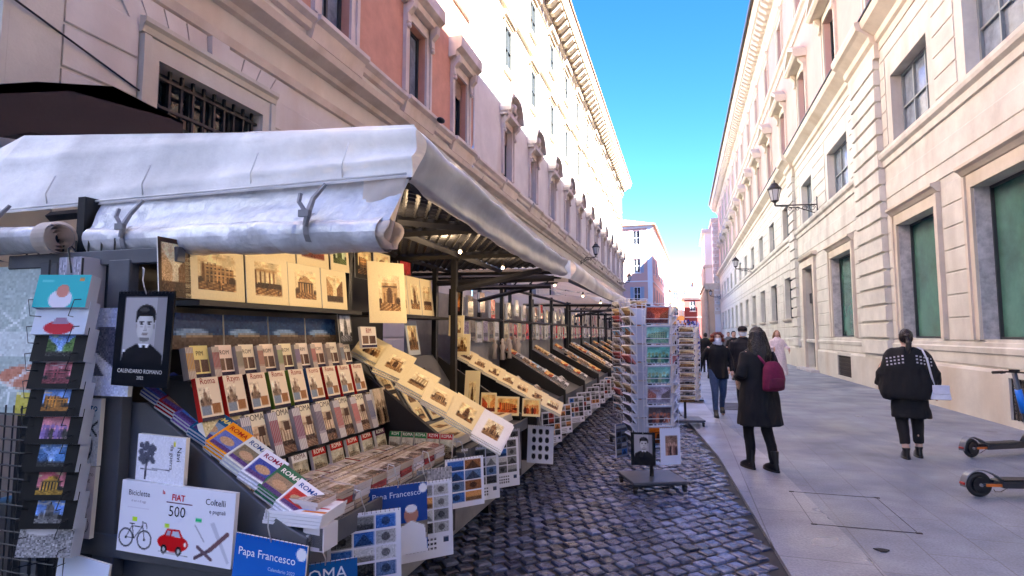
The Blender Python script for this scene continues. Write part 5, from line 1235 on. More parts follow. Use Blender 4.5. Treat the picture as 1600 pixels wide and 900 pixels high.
for j in range(4):
    for i in range(4-(j==3)*1):
        dark = (i+j)%2 == 1 and j != 0
        me = printcard(sk[(i*2+j)%6], .17, .17, (.14,.09,.08) if dark else CREAM, None if not (i==3) else ORP, mrg=(.2,.2,.82,.82), res=24, t=.01)
        put(inst(me, 'art_print', f'small {"dark mounted" if dark else "cream"} print on the sloping board, {["bottom","second","third","top"][j]} row, {ordn(i)} from left', 'art print', 'small prints on the sloping board'), (-1.98-.09*j,3.92+.235*i,.90+.125*j), (0,1,0), tilt(34))
for k,(x,kind,pal,w_,h_,lab) in enumerate([(-1.90,'tower',None,.15,.40,'tall narrow cream print standing left of the orange pictures'),(-1.73,'street',ORP,.15,.20,'orange street picture standing at the back of the print tray'),(-1.545,'colosseum',ORP,.22,.17,'orange arena picture with red carriages at the back of the print tray'),(-1.32,'people',ORP,.17,.16,'orange car picture with cream margins at the right end of the print tray')]):
    put(inst(printcard(kind, w_, h_, CREAM, pal, mrg=(.08,.10,.92,.86) if k else (.3,.25,.75,.9), res=32), 'art_print', lab, 'art print'), (x,4.98,.86), (1,0,0), (0,.15,1))
for k,(z,x,w_,h_,lab,bg) in enumerate([(1.78,-2.1,.14,.26,'narrow framed coloured print above the far divider of the nearest stall',(.05,.05,.06)),(1.58,-2.09,.15,.2,'narrow cream print below the framed one at the far divider',CREAM),(1.40,-2.03,.16,.2,'cream print lowest of the upright column at the far divider',CREAM)]):
    put(inst(printcard(['street','tower','dome'][k], w_, h_, bg, ORP if k==0 else None, mrg=(.2,.15,.8,.85), res=26, t=.02), 'art_print', lab, 'art print'), (x,5.08,z), (1,.1,0), (0,.08,1))
me = [printcard(sk[k], .26, .19, (.93,.88,.74), mrg=(.2,.25,.8,.75), res=26, t=.016) for k in range(3)]
for i in range(5):
    for j in range(2):
        for q in range(4):
            put(inst(me[(i+j)%3], 'art_print', f'{["bottom","second lowest","second highest","top"][q]} sheet, {ordn(i)} pile from near, {["back","front"][j]} line of the cream print tray', 'art print', 'prints laid flat in the print tray'), (-1.72+.21*j+.002*q, 3.80+.27*i+rn.uniform(-.01,.01), .825-.006*j+.0165*q), (.0+rn.uniform(-.05,.05),1,0), (-1,0,.03))
put(inst(printcard('dome', .22, .3, (.75,.78,.8), mrg=(.15,.15,.9,.85), res=28), 'art_print', 'grey blue print leaning in the shadow behind the sloping board', 'art print'), (-2.22,4.45,1.42), (0,1,0), tilt(10))
put(inst(printcard('tower', .16, .22, (.25,.25,.24), GRP, mrg=(.1,.1,.9,.9), res=26), 'art_print', 'dark print standing between the panorama albums and the arch print', 'art print'), (-2.2,3.38,1.53), (0,1,0), tilt(8))
put(inst(gb('RIM', (.6,.15,.1), (.9,.86,.8), 'A', .2, .15, .02, ts=.05), 'guidebook', 'wide guidebook lettered RIM standing just left of the arch print', 'guidebook'), (-2.12,3.52,1.50), (0,1,0), tilt(8))
# --- wire rack of boxed picture books at the far left
t = empty('wire_rack', (-2.75,1.8,0), 'tall black wire rack of boxed picture books at the left edge of the photo', 'display rack')
mb = MB()
for i in range(13): mb.bar((-3.4+i*.055,1.93,.2),(-3.4+i*.055,1.93,1.26),.006)
for i in range(18): mb.bar((-3.4,1.925,.2+i*.06),(-2.74,1.925,.2+i*.06),.006)
for i in range(8): mb.bar((-3.2+i*.085,2.02,1.9),(-3.2+i*.085,2.02,2.06),.008)
mb.box((-3.2,2.03,.15),(-2.6,2.05,2.0)); mb.build('grid_panel', M['black'], t)
mb = MB(); mb.bar((-2.85,1.9,.4),(-2.85,1.9,1.95),.008); mb.bar((-2.64,1.9,.4),(-2.64,1.9,1.95),.008)
mb.tube([(-2.66,1.88,1.98),(-2.66,1.86,2.0),(-2.68,1.86,1.99),(-2.68,1.88,1.88)],.004,5)
for k in range(10):
    z = 1.70-.118*k
    for sg in (-.08,.08): mb.tube([(-2.64+sg*1.3,1.87+sg*.3,z+.06),(-2.64+sg*1.3,1.775+sg*.3,z+.05),(-2.64+sg,1.77+sg*.3,z-.02),(-2.64+sg*.6,1.87,z-.03)],.0025,4)
mb.build('pockets', M['wire'], t)
bx = [((.15,.70,.72),'turquoise boxed book with a smiling figure, topmost in the wire rack'),((.80,.84,.90),'pale boxed book with a red car, second from the top of the wire rack')]+[((.02,.025,.045),f'black boxed picture book with {d}, {ordn(k)} black one from the rack top') for k,d in enumerate(['a green street view','a pink ruin','an orange arena','a violet sunset','a blue square','a yellow temple','a grey view'])]+[((.55,.55,.56),'grey all over printed boxed book at the foot of the wire rack')]
pc2 = [None,None,(.35,.5,.25),(.6,.3,.35),(.75,.5,.2),(.45,.35,.6),(.3,.5,.75),(.75,.6,.25),(.6,.6,.6),None]
for k,(bg,lab) in enumerate(bx):
    p = Pic(34,26,bg)
    if k == 0: p.ell(.5,.75,.22,.3,(.85,.85,.9)); p.ell(.52,.5,.12,.2,(.75,.5,.45)); p.rect(.8,.1,.88,.2,(.85,.6,.3)); p.line(.1,.2,.3,.2,.015,(.5,.85,.85))
    elif k == 1: p.ell(.5,.8,.28,.2,(.75,.12,.2)); p.poly([(.35,.7),(.42,.5),(.6,.5),(.68,.7)],(.6,.5,.6))
    elif k == 9: p.noise(.15); p.ell(.4,.3,.3,.12,(.8,.8,.82))
    else:
        q = scene_pic(['street','colosseum','colosseum','people','street','pantheon','dome'][k-2],20,16,[(.8,.82,.85),pc2[k],tuple(v*.7 for v in pc2[k]),(.15,.15,.15)], sky=(.45,.6,.85) if k%2==0 else (.75,.45,.5)); p.paste(q,.26,.22,.76,.84)
    put(inst(card('boxed_book', .235, .150, .06, p, edge=(.78,.80,.84), glossy='paper'), 'boxed_book', lab, 'book', 'boxed books in the wire rack'), (-2.64+.004*(k%3),1.85,1.705-.118*k), (1,.30,0), (-.05,.20,1))
pp = Pic(60,60,(.70,.76,.75)); pp.rect(0,.45,1,.62,(.82,.86,.86)); pp.ell(.7,.75,.25,.08,(.80,.55,.45)); pp.rect(.6,.85,1,1,(.8,.75,.35)); pp.noise(.05)
for i in range(25):
    a, b = RNG.rand(), RNG.rand(); pp.line(a,b,a+.12*RNG.randn(),b+.12,.006,(.92,.95,.95))
put(inst(card('poster_board', .95, .74, .02, pp, glossy='foil'), 'poster_board', 'large pale green poster board in glaring plastic wrap at the left edge', 'poster'), (-3.22,1.985,1.205), (1,0,0), (0,.06,1))
put(inst(card('white_sheet', .3, .3, .01, Pic(4,4,(.85,.88,.95)), glossy='gloss'), 'white_folder', 'blank white folder hanging at the very bottom under the motorcycle books', 'folder'), (-2.55,1.9,.33), (1,0,-.1), (0,.03,1))
# --- goods of the stalls further on
pals = [[(.82,.78,.72),(.65,.55,.45),(.5,.38,.3),(.25,.2,.18)], GRP, ORP, SEP, COLP]
small = [card('postcard', .15, .105, .02, scene_pic(['colosseum','dome','street','people','arch'][k%5], 18, 13, pals[k%5]), edge=(.85,.82,.78)) for k in range(8)]
tallc = [card('souvenir_pack', .17, .24, .03, Pic(12,20,c).noise(.10).rect(.1,.6,.9,.8,tuple(v*.6 for v in c)), glossy='gloss') for c in [(.75,.12,.12),(.55,.5,.6),(.8,.74,.6),(.45,.4,.36),(.62,.45,.4),(.78,.78,.8)]]
names = {1:'second',2:'third',3:'fourth',4:'fifth'}
for (y0,y1,s_,n,st) in far_info:
    r = random.Random(40+s_)
    for i in range(n+1):
        yd = y0+i*st; nn = 8 if s_ < 3 else 5
        for k in range(nn):
            f = (k+.3)/nn; x = -2.25+.80*f; z = 1.375-.46*f
            o = inst(small[r.randrange(8)], 'postcard_pack', f'{ordn(k)} postcard pack down the {ordn(i)} black divider of the {names[s_]} stall', 'postcards', 'postcard packs on the stall dividers')
            put(o, (x,yd-.02,z-.02), (.86,.02,-.48), (-.25,.75,.55))
        if i < n and s_ < 4:
            for k in range(5 if s_ < 3 else 3):
                for j in range(3 if s_ < 3 else 2):
                    o = inst(small[r.randrange(8)], 'postcard_pack', f'{ordn(k)} postcard pack of the {["upper","middle","lower"][j]} row in the {ordn(i)} bay of the {names[s_]} stall', 'postcards', 'postcard packs in the sloping trays')
                    put(o, (-2.18+.24*j, yd+.2+k*(st-.35)/(5 if s_<3 else 3), 1.09-.10*j), (r.uniform(-.05,.05),1,0), tilt(50))
            for k in range(6 if s_ < 3 else 3):
                o = inst(tallc[(k*2+i+s_)%6], 'souvenir_pack', f'{ordn(k)} souvenir pack hung behind the {ordn(i)} bay of the {names[s_]} stall', 'souvenir', 'souvenir packs hung at the back')
                put(o, (-2.34, yd+.15+k*(st-.2)/6*(1 if s_<3 else 2), 1.50+.02*(k%2)), (0,1,0), (-.02,0,1))
                if s_ < 3 and k % 2 == 0:
                    o = inst(tallc[(k+i+2)%6], 'souvenir_pack', f'{ordn(k//2)} souvenir pack of the high row behind the {ordn(i)} bay of the {names[s_]} stall', 'souvenir', 'souvenir packs hung at the back'); put(o, (-2.345, yd+.3+k*.2, 1.80+.03*(k%4)), (0,1,0), (-.02,0,1))
        if s_ < 3:
            for k in range(2):
                o = calendar(grid_pic(50+i*3+k+s_*9, 3, 4, sat=.2, bottom=.2), .26, .34, (-1.38, yd+.35+.62*k, .42), (math.cos(R(50)),math.sin(R(50)),.02), (0,.06,1), f'{ordn(i*2+k)} photo grid calendar hung on the front of the {names[s_]} stall', rings=False, hk=False) if yd+.35+.62*k < y1 else None
t = empty('souvenir_figures', (-2.1,7.9,0), 'cluster of pale plaster souvenir busts standing above the trays of the second stall', 'souvenirs')
mb = MB(); r = random.Random(2)
for k in range(16):
    x, y = -2.28+r.uniform(-.06,.08), 6.9+.06*k; z = 1.38+.02*r.random(); s_ = .8+.5*r.random()
    mb.loft([(x,y,z-.12,.03*s_,.03*s_),(x,y,z,.02*s_,.02*s_),(x,y,z+.05*s_,.035*s_,.03*s_),(x,y,z+.08*s_,.012*s_,.012*s_),(x,y,z+.11*s_,.02*s_,.022*s_),(x,y,z+.135*s_,.008,.008)], 8)
mb.build('figure', M['trimL'], t, smooth=True)

# --- spinner racks
def spinner(name, loc, label, rows=7, pitch=.195, cw=.30, ch=.19, hgt=1.92, rz=0, big=True, side='small', hue=0, group=None):
    t = empty(name, loc, label, 'display rack', 'free standing spinner racks', rz=rz)
    mb = MB(); mb.box((-.29,-.25,.085),(.29,.25,.115)); mb.box((-.27,-.23,.07),(.27,.23,.085)); mb.build('base_plate', M['greybox'], t, world=False, bev=.006)
    for sx in (-1,1):
        for sy in (-1,1):
            mb = MB(); mb.T = Matrix.Translation((sx*.26,sy*.22,0)); mb.tube([(-.012,0,.032),(.012,0,.032)], .032, 12); mb.box((-.02,-.025,.045),(.02,.025,.072)); mb.build('caster', M['rubber'], t, world=False)
    mb = MB(); mb.tube([(0,0,.11),(0,0,hgt)], .022, 10); mb.build('pole', M['black'], t, world=False)
    mb = MB()
    for s_ in range(4):
        T = Matrix.Rotation(s_*math.pi/2, 4, 'Z'); mb.T = T
        for x in (-cw/2-.008, cw/2+.008): mb.bar((x,-.19,.45),(x,-.19,hgt),.007)
        for z in (.45, hgt-.002, (hgt+.45)/2): mb.bar((-cw/2,-.19,z),(cw/2,-.19,z),.006)
        mb.bar((0,0,hgt-.05),(0,-.19,hgt-.05),.008); mb.bar((0,0,.5),(0,-.19,.5),.008)
        nr = rows if s_ in (0,2) else rows*2
        pt = (hgt-.50)/nr
        for k in range(nr):
            z = hgt-.03-pt*(k+1)
            mb.bar((-cw/2,-.245,z+.07),(cw/2,-.245,z+.07),.005); mb.bar((-cw/2,-.245,z+.0),(cw/2,-.245,z+.0),.005)
            for x in (-cw/2,cw/2): mb.tube([(x,-.19,z-.01),(x,-.25,z-.0),(x,-.25,z+.09),(x,-.19,z+.1)],.0035,4)
    mb.T = None; mb.build('pockets', M['whitewire'], t, world=False)
    return t
SP = spinner('postcard_spinner', (-.34,6.22,0), 'tall white wire spinner rack on a low wheeled base in the middle of the cobbles', rows=7, rz=.42, cw=.27)
rot = .42
def onspin(o, base, rz, side, z, out=.235, lean=.30, dx=0):
    a = rz+side*math.pi/2; rgt = Vector((math.cos(a), math.sin(a), 0)); nrm = Vector((math.sin(a), -math.cos(a), 0))
    pos = Vector(base)+nrm*(out-.03)+rgt*dx+Vector((0,0,z)); put(o, pos, rgt, Vector((0,0,1))+nrm*lean)
TEAL = [(.45,.72,.70),(.50,.62,.50),(.30,.50,.45),(.20,.38,.38)]
big = [('street',[(.75,.35,.25),(.55,.3,.3),(.6,.35,.25),(.4,.25,.25)],'a red sunset view'),('colosseum',TEAL,'teal arena view'),('people',TEAL,'teal crowd view'),('people',TEAL,'teal fountain view'),('street',[(.62,.60,.70),(.6,.4,.38),(.4,.38,.42),(.5,.5,.6)],'pale painted ceiling scene'),('people',[(.35,.33,.36),(.7,.45,.38),(.5,.3,.28),(.25,.2,.22)],'two small curly heads'),('arch',[(.78,.42,.12),(.75,.38,.1),(.5,.25,.1),(.25,.15,.1)],'plain orange cover')]
for k,(kd,pal,d) in enumerate(big):
    p = Pic(40,26,(.62,.66,.74)); p.paste(scene_pic(kd,34,24,pal,sky=pal[0]),.04,.05,.96,.95)
    me = card('picture_card', .255, .185, .02, p, edge=(.75,.78,.85), glossy='gloss')
    for q in (0,1):
        o = inst(me, 'picture_card', (f'large card with {d}, {ordn(k)} down the front of the central spinner' if q==0 else f'copy of the card with {d} on the back of the central spinner'), 'picture card', 'large cards on the central spinner'); onspin(o, (-.34,6.22,0), rot, 2*q, 1.90-.203*(k+1)+.01, lean=.22)
kk = [card('postcard', .25, .11, .02, scene_pic(['colosseum','dome','street','people','arch','tower'][k], 20, 10, p_), edge=e) for k,(p_,e) in enumerate([(SEP,(.8,.76,.7)),(COLP,(.8,.8,.85)),([(.7,.3,.3),(.6,.2,.2),(.5,.2,.2),(.2,.1,.1)],(.75,.5,.5)),(GRP,(.75,.77,.82)),([(.75,.72,.7),(.55,.5,.45),(.4,.35,.3),(.2,.2,.2)],(.82,.8,.78)),([(.1,.1,.12)]*4,(.82,.84,.9))])]
for k in range(14):
    for sd_ in (3,1):
        c_ = kk[(5 if k > 8 else [0,4,1,4,0,2,4,3,0][k])]
        o = inst(c_, 'postcard_pack', f'{"dark" if k>8 else "pale"} postcard pack, {ordn(k)} down the {"left" if sd_==3 else "right"} side of the central spinner', 'postcards', 'postcard packs on the central spinner'); onspin(o, (-.34,6.22,0), rot, sd_, 1.90-.1015*(k+1)+.005, lean=.75, out=.22)
p = portrait(36,48)
calendar(p, .24, .32, (-.40,5.86,.30), (1,.12,0), (0,.03,1), 'small black portrait calendar hanging low on the central spinner', edge=(.03,.03,.03))
p = Pic(30,44,(.80,.83,.92)); p.paste(scene_pic('people',20,30,[(.45,.35,.3),(.65,.5,.45),(.4,.28,.25),(.2,.15,.15)]),.25,.22,.85,.75)
calendar(p, .22, .36, (-.14,5.97,.30), (.85,.50,0), (0,.03,1), 'white calendar with a brown picture hanging low at the right of the central spinner')
calendar(grid_pic(77,2,5,bottom=.02,bg=(.45,.5,.62),sat=.1), .20, .34, (-.64,6.12,.32), (.5,.85,0), (0,.03,1), 'grey blue calendar hanging low at the left of the central spinner')
# racks behind
SP2 = spinner('postcard_spinner', (-.72,8.6,0), 'spinner rack with leaning cards behind the central one, close to the stalls', rows=7, rz=.5, hgt=2.12)
for k in range(15):
    for sd_ in (0,3):
        o = inst(kk[(k*2+sd_)%5], 'postcard_pack', f'{ordn(k)} postcard pack down the {"front" if sd_==0 else "left"} of the spinner behind the central one', 'postcards', 'postcard packs on the rear spinner'); onspin(o, (-.72,8.6,0), .5, sd_, 2.10-.107*(k+1), lean=.6, out=.22)
mb = MB(); 
SP3 = spinner('magnet_rack', (.02,10.6,0), 'rack of cream souvenirs beside the kerb behind the central spinner', rows=8, rz=.2, hgt=1.75)
for k in range(13):
    for sd_ in (0,1):
        o = inst(kk[[0,4][k%2]], 'postcard_pack', f'{ordn(k)} cream postcard pack down the {"front" if sd_==0 else "right"} of the kerb rack', 'postcards', 'packs on the kerb rack'); onspin(o, (.02,10.6,0), .2, sd_, 1.73-.1*(k+1), lean=.5, out=.22)
t = empty('keyring_rack', (.15,14.3,0), 'blue and white speckled keyring rack farther along the kerb', 'display rack')
mb = MB(); mb.tube([(0,0,.1),(0,0,1.9)],.02,8); mb.box((-.3,-.3,.04),(.3,.3,.07)); mb.build('stand', M['black'], t, world=False)
mb = MB(); r = random.Random(8)
for i in range(300):
    a = r.random()*6.28; z = .5+1.4*r.random(); rr_ = .24; c = [(.75,.78,.9),(.1,.15,.5),(.85,.87,.95),(.2,.25,.6)][r.randrange(4)]
    x, y = rr_*math.cos(a), rr_*math.sin(a); mb.box((x-.02,y-.02,z),(x+.02,y+.02,z+.06), c)
mb.build('keyrings', M['gloss'], t, world=False)['kind'] = 'stuff'
# ============================================================ PEOPLE
tsc = bpy.data.scenes.new('workbench')
def remeshed(mb, voxel, name, mats, parent, smooth_it=6, extra=None, world=False, fold=0, fscale=9):
    """one continuous surface out of overlapping lofts"""
    me = mb.mesh('tmp', mats); o = bpy.data.objects.new('tmp', me); tsc.collection.objects.link(o)
    md = o.modifiers.new('r', 'REMESH'); md.mode = 'VOXEL'; md.voxel_size = voxel; md.use_smooth_shade = True
    ms = o.modifiers.new('s', 'SMOOTH'); ms.iterations = smooth_it; ms.factor = .5
    
    with bpy.context.temp_override(scene=tsc, view_layer=tsc.view_layers[0]):
        dg = bpy.context.evaluated_depsgraph_get(); ev = o.evaluated_get(dg); m2 = bpy.data.meshes.new_from_object(ev); bpy.data.objects.remove(o); bpy.data.meshes.remove(me)
    c = mb.c[0] if mb.c else (1,1,1)
    if 'Col' in m2.color_attributes: m2.color_attributes.remove(m2.color_attributes['Col'])
    if fold:                                   # cloth folds running mostly downwards
        from mathutils import noise
        nr = [v.normal.copy() for v in m2.vertices]; co = [v.co.copy() for v in m2.vertices]; out = []
        for p, vn in zip(co, nr):
            n = noise.noise(Vector((p.x*fscale, p.y*fscale, p.z*fscale*.38)))+.5*noise.noise(Vector((p.x*fscale*2.3+5, p.y*fscale*2.3, p.z*fscale*.9)))
            out.extend(p+vn*n*fold)
        m2.vertices.foreach_set('co', out)
    bm = bmesh.new(); bm.from_mesh(m2)
    if extra is not None:
        t = extra.mesh('x', mats); bm.from_mesh(t); bpy.data.meshes.remove(t)
    for f in bm.faces: f.smooth = True
    bm.to_mesh(m2); bm.free()
    if 'Col' in m2.color_attributes: m2.color_attributes.remove(m2.color_attributes['Col'])
    a = m2.color_attributes.new('Col','FLOAT_COLOR','POINT'); cc = lin(np.array(c)); arr = np.ones((len(m2.vertices),4)); arr[:,:3] = cc; a.data.foreach_set('color', arr.ravel())
    m2.materials.clear(); m2.materials.append(mats)
    m2.name = name; ob = bpy.data.objects.new(name, m2); col.objects.link(ob); ob.parent = parent
    return ob
V = Vector
def hand(mb, wr, d, side, s=1.0, curl=.5, c=None):
    """palm, four unequal bent fingers and a thumb; d = direction along the hand"""
    d = V(d).normalized(); sd = V(side).normalized(); n = d.cross(sd)
    wr = V(wr)
    mb.tube([wr-d*.02, wr+d*.02, wr+d*.055, wr+d*.085], [.022*s,.026*s,.034*s,.030*s], 8)
    for i, L in enumerate((.068,.078,.072,.055)):
        b = wr+d*.075*s+sd*(.030-.020*i)*s; p1 = b+d*L*.45; p2 = p1+(d*(1-curl*.5)+n*curl*.6).normalized()*L*.33; p3 = p2+(d*(1-curl)+n*curl).normalized()*L*.25
        mb.tube([b,p1,p2,p3], [.0095*s,.009*s,.008*s,.006*s], 6)
    b = wr+d*.025+sd*.028*s; mb.tube([b, b+(d*.6+sd*.7).normalized()*.035, b+(d*.9+sd*.45).normalized()*.062], [.013*s,.011*s,.008*s], 6)
def person(loc, rz, label, H=1.66, stride=.0, arms=None, build=1.0, coat=None, legs=None, shoe=(.03,.03,.03), hair=None, mask=None, skirt=None, hips=.0, group=None, vox=.013, head_turn=0, boots=0, cap=None, scarf=None, skin_ankle=False, hand_pts=None):
    """local frame: faces -Y, x is to the viewer's right when seen from the front"""
    t = empty('person', loc, label, 'person', group, rz=rz); k = H/1.66; b = build
    # ---- skeleton
    fl = {-1: V((-.085*k, -stride*.5, 0)), 1: V((.085*k, stride*.5, 0))}
    hip = {s: V((s*.09*k*b, 0, .88*k)) for s in (-1,1)}
    knee = {}
    for s in (-1,1):
        m = (hip[s]+fl[s])*.5; knee[s] = V((m.x, m.y-.03-abs(stride)*.10, .47*k))
    ank = {s: fl[s]+V((0,.03,.085*k + (.05 if fl[s].y > .12 else 0))) for s in (-1,1)}
    sh = {s: V((s*.175*k*b, .0, 1.365*k)) for s in (-1,1)}
    arms = arms or {}
    el = {s: sh[s]+V(arms.get(s, ((s*.06,.03,-.27),(s*.02,-.06,-.24)))[0])*k for s in (-1,1)}
    wr = {s: el[s]+V(arms.get(s, ((s*.06,.03,-.27),(s*.02,-.06,-.24)))[1])*k for s in (-1,1)}
    hc = V((0,-.015,1.545*k))
    # ---- body
    mb = MB()
    def leg(mb, g=0.0, top=1.0, bot=0.0):
        for s in (-1,1):
            P = [hip[s]+V((0,0,.04)), hip[s]*.5+knee[s]*.5+V((0,-.008,0)), knee[s], knee[s]*.55+ank[s]*.45+V((0,.02,0)), ank[s]]
            mb.tube(P, [.092*k*b+g,.076*k*b+g,.054*k*b+g,.050*k*b+g,.036*k+g], 10)
    leg(mb)
    for s in (-1,1): mb.tube([ank[s]+V((0,.02,-.02)), fl[s]+V((0,-.05,.045)), fl[s]+V((0,-.13,.03))], [.038,.036,.026], 8)
    mb.loft([(0,0,.84*k,.15*k*b,.10*k*b),(0,0,.92*k,.165*k*b,.115*k*b),(0,0,1.03*k,.135*k*b,.10*k*b),(0,-.005,1.2*k,.155*k*b,.11*k*b),(0,0,1.34*k,.165*k*b,.10*k*b),(0,.005,1.40*k,.10*k,.07*k),(0,0,1.45*k,.052*k,.055*k),(0,-.005,1.52*k,.048*k,.05*k)], 16)
    for s in (-1,1): mb.tube([sh[s]+V((-s*.03,0,0)), el[s], wr[s]], [.052*k*b,.042*k*b,.027*k], 8)
    mb.ball(hc, (.073*k,.09*k,.112*k), None, 16, 12); mb.ball(hc+V((0,-.03,-.055))*k, (.05*k,.055*k,.055*k), None, 12, 8)
    mb.tube([hc+V((0,-.082,.012))*k, hc+V((0,-.104,-.022))*k], [.010*k,.014*k], 6)
    for s in (-1,1): mb.ball(hc+V((s*.074,.01,-.005))*k, (.012*k,.022*k,.032*k), None, 8, 6)
    ex = MB()
    for s in (-1,1):
        hd, sd = (hand_pts or {}).get(s, ((0,-.15,-1),(-s*.2,-1,0))); hand(ex, wr[s], hd, sd, k)
    body = remeshed(mb, vox*.85, 'body', M['skin'], t, 4, ex)
    mb = MB()
    for s in (-1,1):
        mb.ball(hc+V((s*.030,-.083,.012))*k, (.013*k,.008*k,.007*k), (.9,.88,.86), 8, 6); mb.ball(hc+V((s*.030,-.089,.012))*k, (.0062*k,.005*k,.0062*k), (.12,.07,.05), 8, 6)
        mb.box(hc+V((s*.030-.016,-.094,.028))*k, hc+V((s*.030+.016,-.085,.034))*k, (.16,.09,.06))
    mb.tube([hc+V((-.02,-.083,-.052))*k, hc+V((0,-.09,-.054))*k, hc+V((.02,-.083,-.052))*k], .005*k, 5, (.5,.22,.2))
    mb.build('face', M['leather'], body, world=False)
    # ---- clothes
    if legs:
        mb = MB(); mb.cur = legs
        for s in (-1,1):
            A = ank[s] if not skin_ankle else ank[s]*.75+knee[s]*.25
            mb.tube([hip[s]+V((0,0,.05)), hip[s]*.5+knee[s]*.5+V((0,-.008,0)), knee[s], knee[s]*.5+A*.5+V((0,.015,0)), A], [.104*k*b,.088*k*b,.066*k*b,.06*k*b,(.048 if not skin_ankle else .062)*k], 10)
        mb.loft([(0,0,.84*k,.165*k*b,.115*k*b),(0,0,.92*k,.178*k*b,.126*k*b),(0,0,1.02*k,.15*k*b,.112*k*b)], 14)
        remeshed(mb, vox, 'trousers', M['cloth'], t, 3, fold=.006, fscale=14)
    for s in (-1,1):
        mb = MB(); mb.cur = shoe; f = fl[s]; lift = ank[s].z-.085*k; f = f+V((0,0,lift))
        mb.loft([(f.x,f.y-.035,.012+f.z,.045,.135),(f.x,f.y-.035,.04+f.z,.046,.137),(f.x,f.y-.02,.065+f.z,.042,.115),(f.x,f.y+.02,.10+f.z,.04,.06),(f.x,f.y+.03,.13+f.z+boots,.047,.055),(f.x,f.y+.03,.14+f.z+boots,.045,.052)], 12)
        mb.loft([(f.x,f.y-.035,.0+f.z,.05,.142),(f.x,f.y-.035,.022+f.z,.05,.142)], 12)
        mb.build('shoe', M['leather'], t, smooth=True, world=False)
    if coat and coat.get('poncho'):
        c = coat['c']; mb = MB(); mb.cur = c
        mb.loft([(.02,.01,.76*k,.27*k,.20*k),(.02,.01,.82*k,.30*k,.215*k),(.01,0,.95*k,.325*k,.21*k),(0,0,1.10*k,.315*k,.19*k),(0,0,1.22*k,.30*k,.175*k),(0,0,1.33*k,.265*k,.150*k),(0,0,1.40*k,.205*k,.115*k),(0,.005,1.43*k,.085*k,.08*k)], 24)
        for s in (-1,1): mb.tube([V((s*.20,0,1.25))*k, V((s*.295,-.02,1.08))*k, V((s*.30,-.08,.93))*k], [.08*k,.085*k,.065*k], 10)
        remeshed(mb, vox, 'poncho', M['cloth'], t, 6, fold=.022, fscale=8)
        mb = MB(); mb.cur = (.03,.028,.032)
        mb.loft([(-.01,.01,.52*k,.225*k,.16*k),(-.01,.01,.60*k,.22*k,.155*k),(0,.01,.66*k,.21*k,.15*k),(0,0,.80*k,.20*k,.145*k),(0,0,.95*k,.18*k,.13*k)], 20); remeshed(mb, vox, 'long_skirt', M['cloth'], t, 3, fold=.014)
        coat = None
    if coat:
        c, hem, flare, sl = coat['c'], coat.get('hem', .55), coat.get('flare', .0), coat.get('sleeve', 1.0)
        mb = MB(); mb.cur = c; w_ = coat.get('w', 1.0)
        mb.loft([(0,.01,hem*k,(.21+flare)*k*w_,(.155+flare*.8)*k*w_),(0,.005,(hem+.05)*k,(.21+flare*.9)*k*w_,(.155+flare*.7)*k*w_),(0,0,.92*k,(.195+flare*.4)*k*w_,(.15+flare*.3)*k*w_),(0,0,1.05*k,(.175+flare*.15)*k*w_,(.135+flare*.1)*k*w_),(0,0,1.22*k,.19*k*w_,.145*k*w_),(0,0,1.34*k,.19*k*w_,.125*k*w_),(0,.005,1.405*k,.125*k,.09*k),(0,.005,1.455*k,.075*k,.072*k)], 20)
        for s in (-1,1): mb.tube([sh[s]+V((-s*.06,0,-.02)), sh[s]+V((-s*.01,0,-.035)), el[s], wr[s]*(sl)+el[s]*(1-sl)], [.05*k*w_,.066*k*w_,.060*k*w_,.048*k*w_], 10)
        if coat.get('collar'): mb.tube([V((.075*math.cos(a),.075*math.sin(a)-.0,1.44*k)) for a in [i*math.pi/6 for i in range(13)]], .03, 8)
        remeshed(mb, vox, coat.get('name','coat'), M['cloth'], t, 4, fold=coat.get('fold', .012))
    if hair:
        c, kind = hair; mb = MB(); mb.cur = c
        mb.ball(hc+V((0,.018,.022))*k, (.084*k,.092*k,.108*k), None, 16, 12)
        cut = []
        if kind == 'long':
            for i in range(15):
                a = math.pi*(i/14)*1.14-.22; x, y = .082*math.cos(a), .03+.078*math.sin(a)
                r1 = random.Random(i); L = .30+.06*r1.random()
                mb.tube([hc+V((x*.8,y*.8,.06))*k, hc+V((x*1.08,y*1.05,-.06))*k, hc+V((x*1.30,y*1.15+.02,-.2))*k, hc+V((x*(1.15+.2*r1.random()),y*1.25+.03,-L))*k], [.03*k,.034*k,.034*k,.012*k], 8)
        elif kind == 'bob':
            for i in range(16):
                a = math.pi*(i/15)*1.5-.25*math.pi; r1 = random.Random(i+3); x, y = .10*math.cos(a), .01+.09*math.sin(a)
                mb.ball(hc+V((x*1.05,y,-.02-.03*r1.random()))*k, .042*k, None, 10, 8); mb.ball(hc+V((x*.95,y,.045))*k, .04*k, None, 10, 8)
            for x in (-.05,0,.05): mb.ball(hc+V((x,-.035,.09))*k, .04*k, None, 10, 8)
        elif kind == 'pony':
            mb.ball(hc+V((0,.10,.03))*k, .035*k); mb.tube([hc+V((0,.10,.03))*k, hc+V((0,.14,-.06))*k, hc+V((.01,.13,-.18))*k, hc+V((.0,.13,-.32))*k], [.02*k,.034*k,.03*k,.010*k], 8)
        elif kind == 'short': pass
        h_ = remeshed(mb, vox*.6, 'hair', M['hair'], t, 2, fold=.009, fscale=30)
        # keep the hairline off the face
        bm = bmesh.new(); bm.from_mesh(h_.data)
        kill = [f for f in bm.faces if (lambda p: p.y < -.052*k and abs(p.x) < .064*k and p.z < hc.z+.068*k)(f.calc_center_median())]
        bmesh.ops.delete(bm, geom=kill, context='FACES'); bm.to_mesh(h_.data); bm.free()
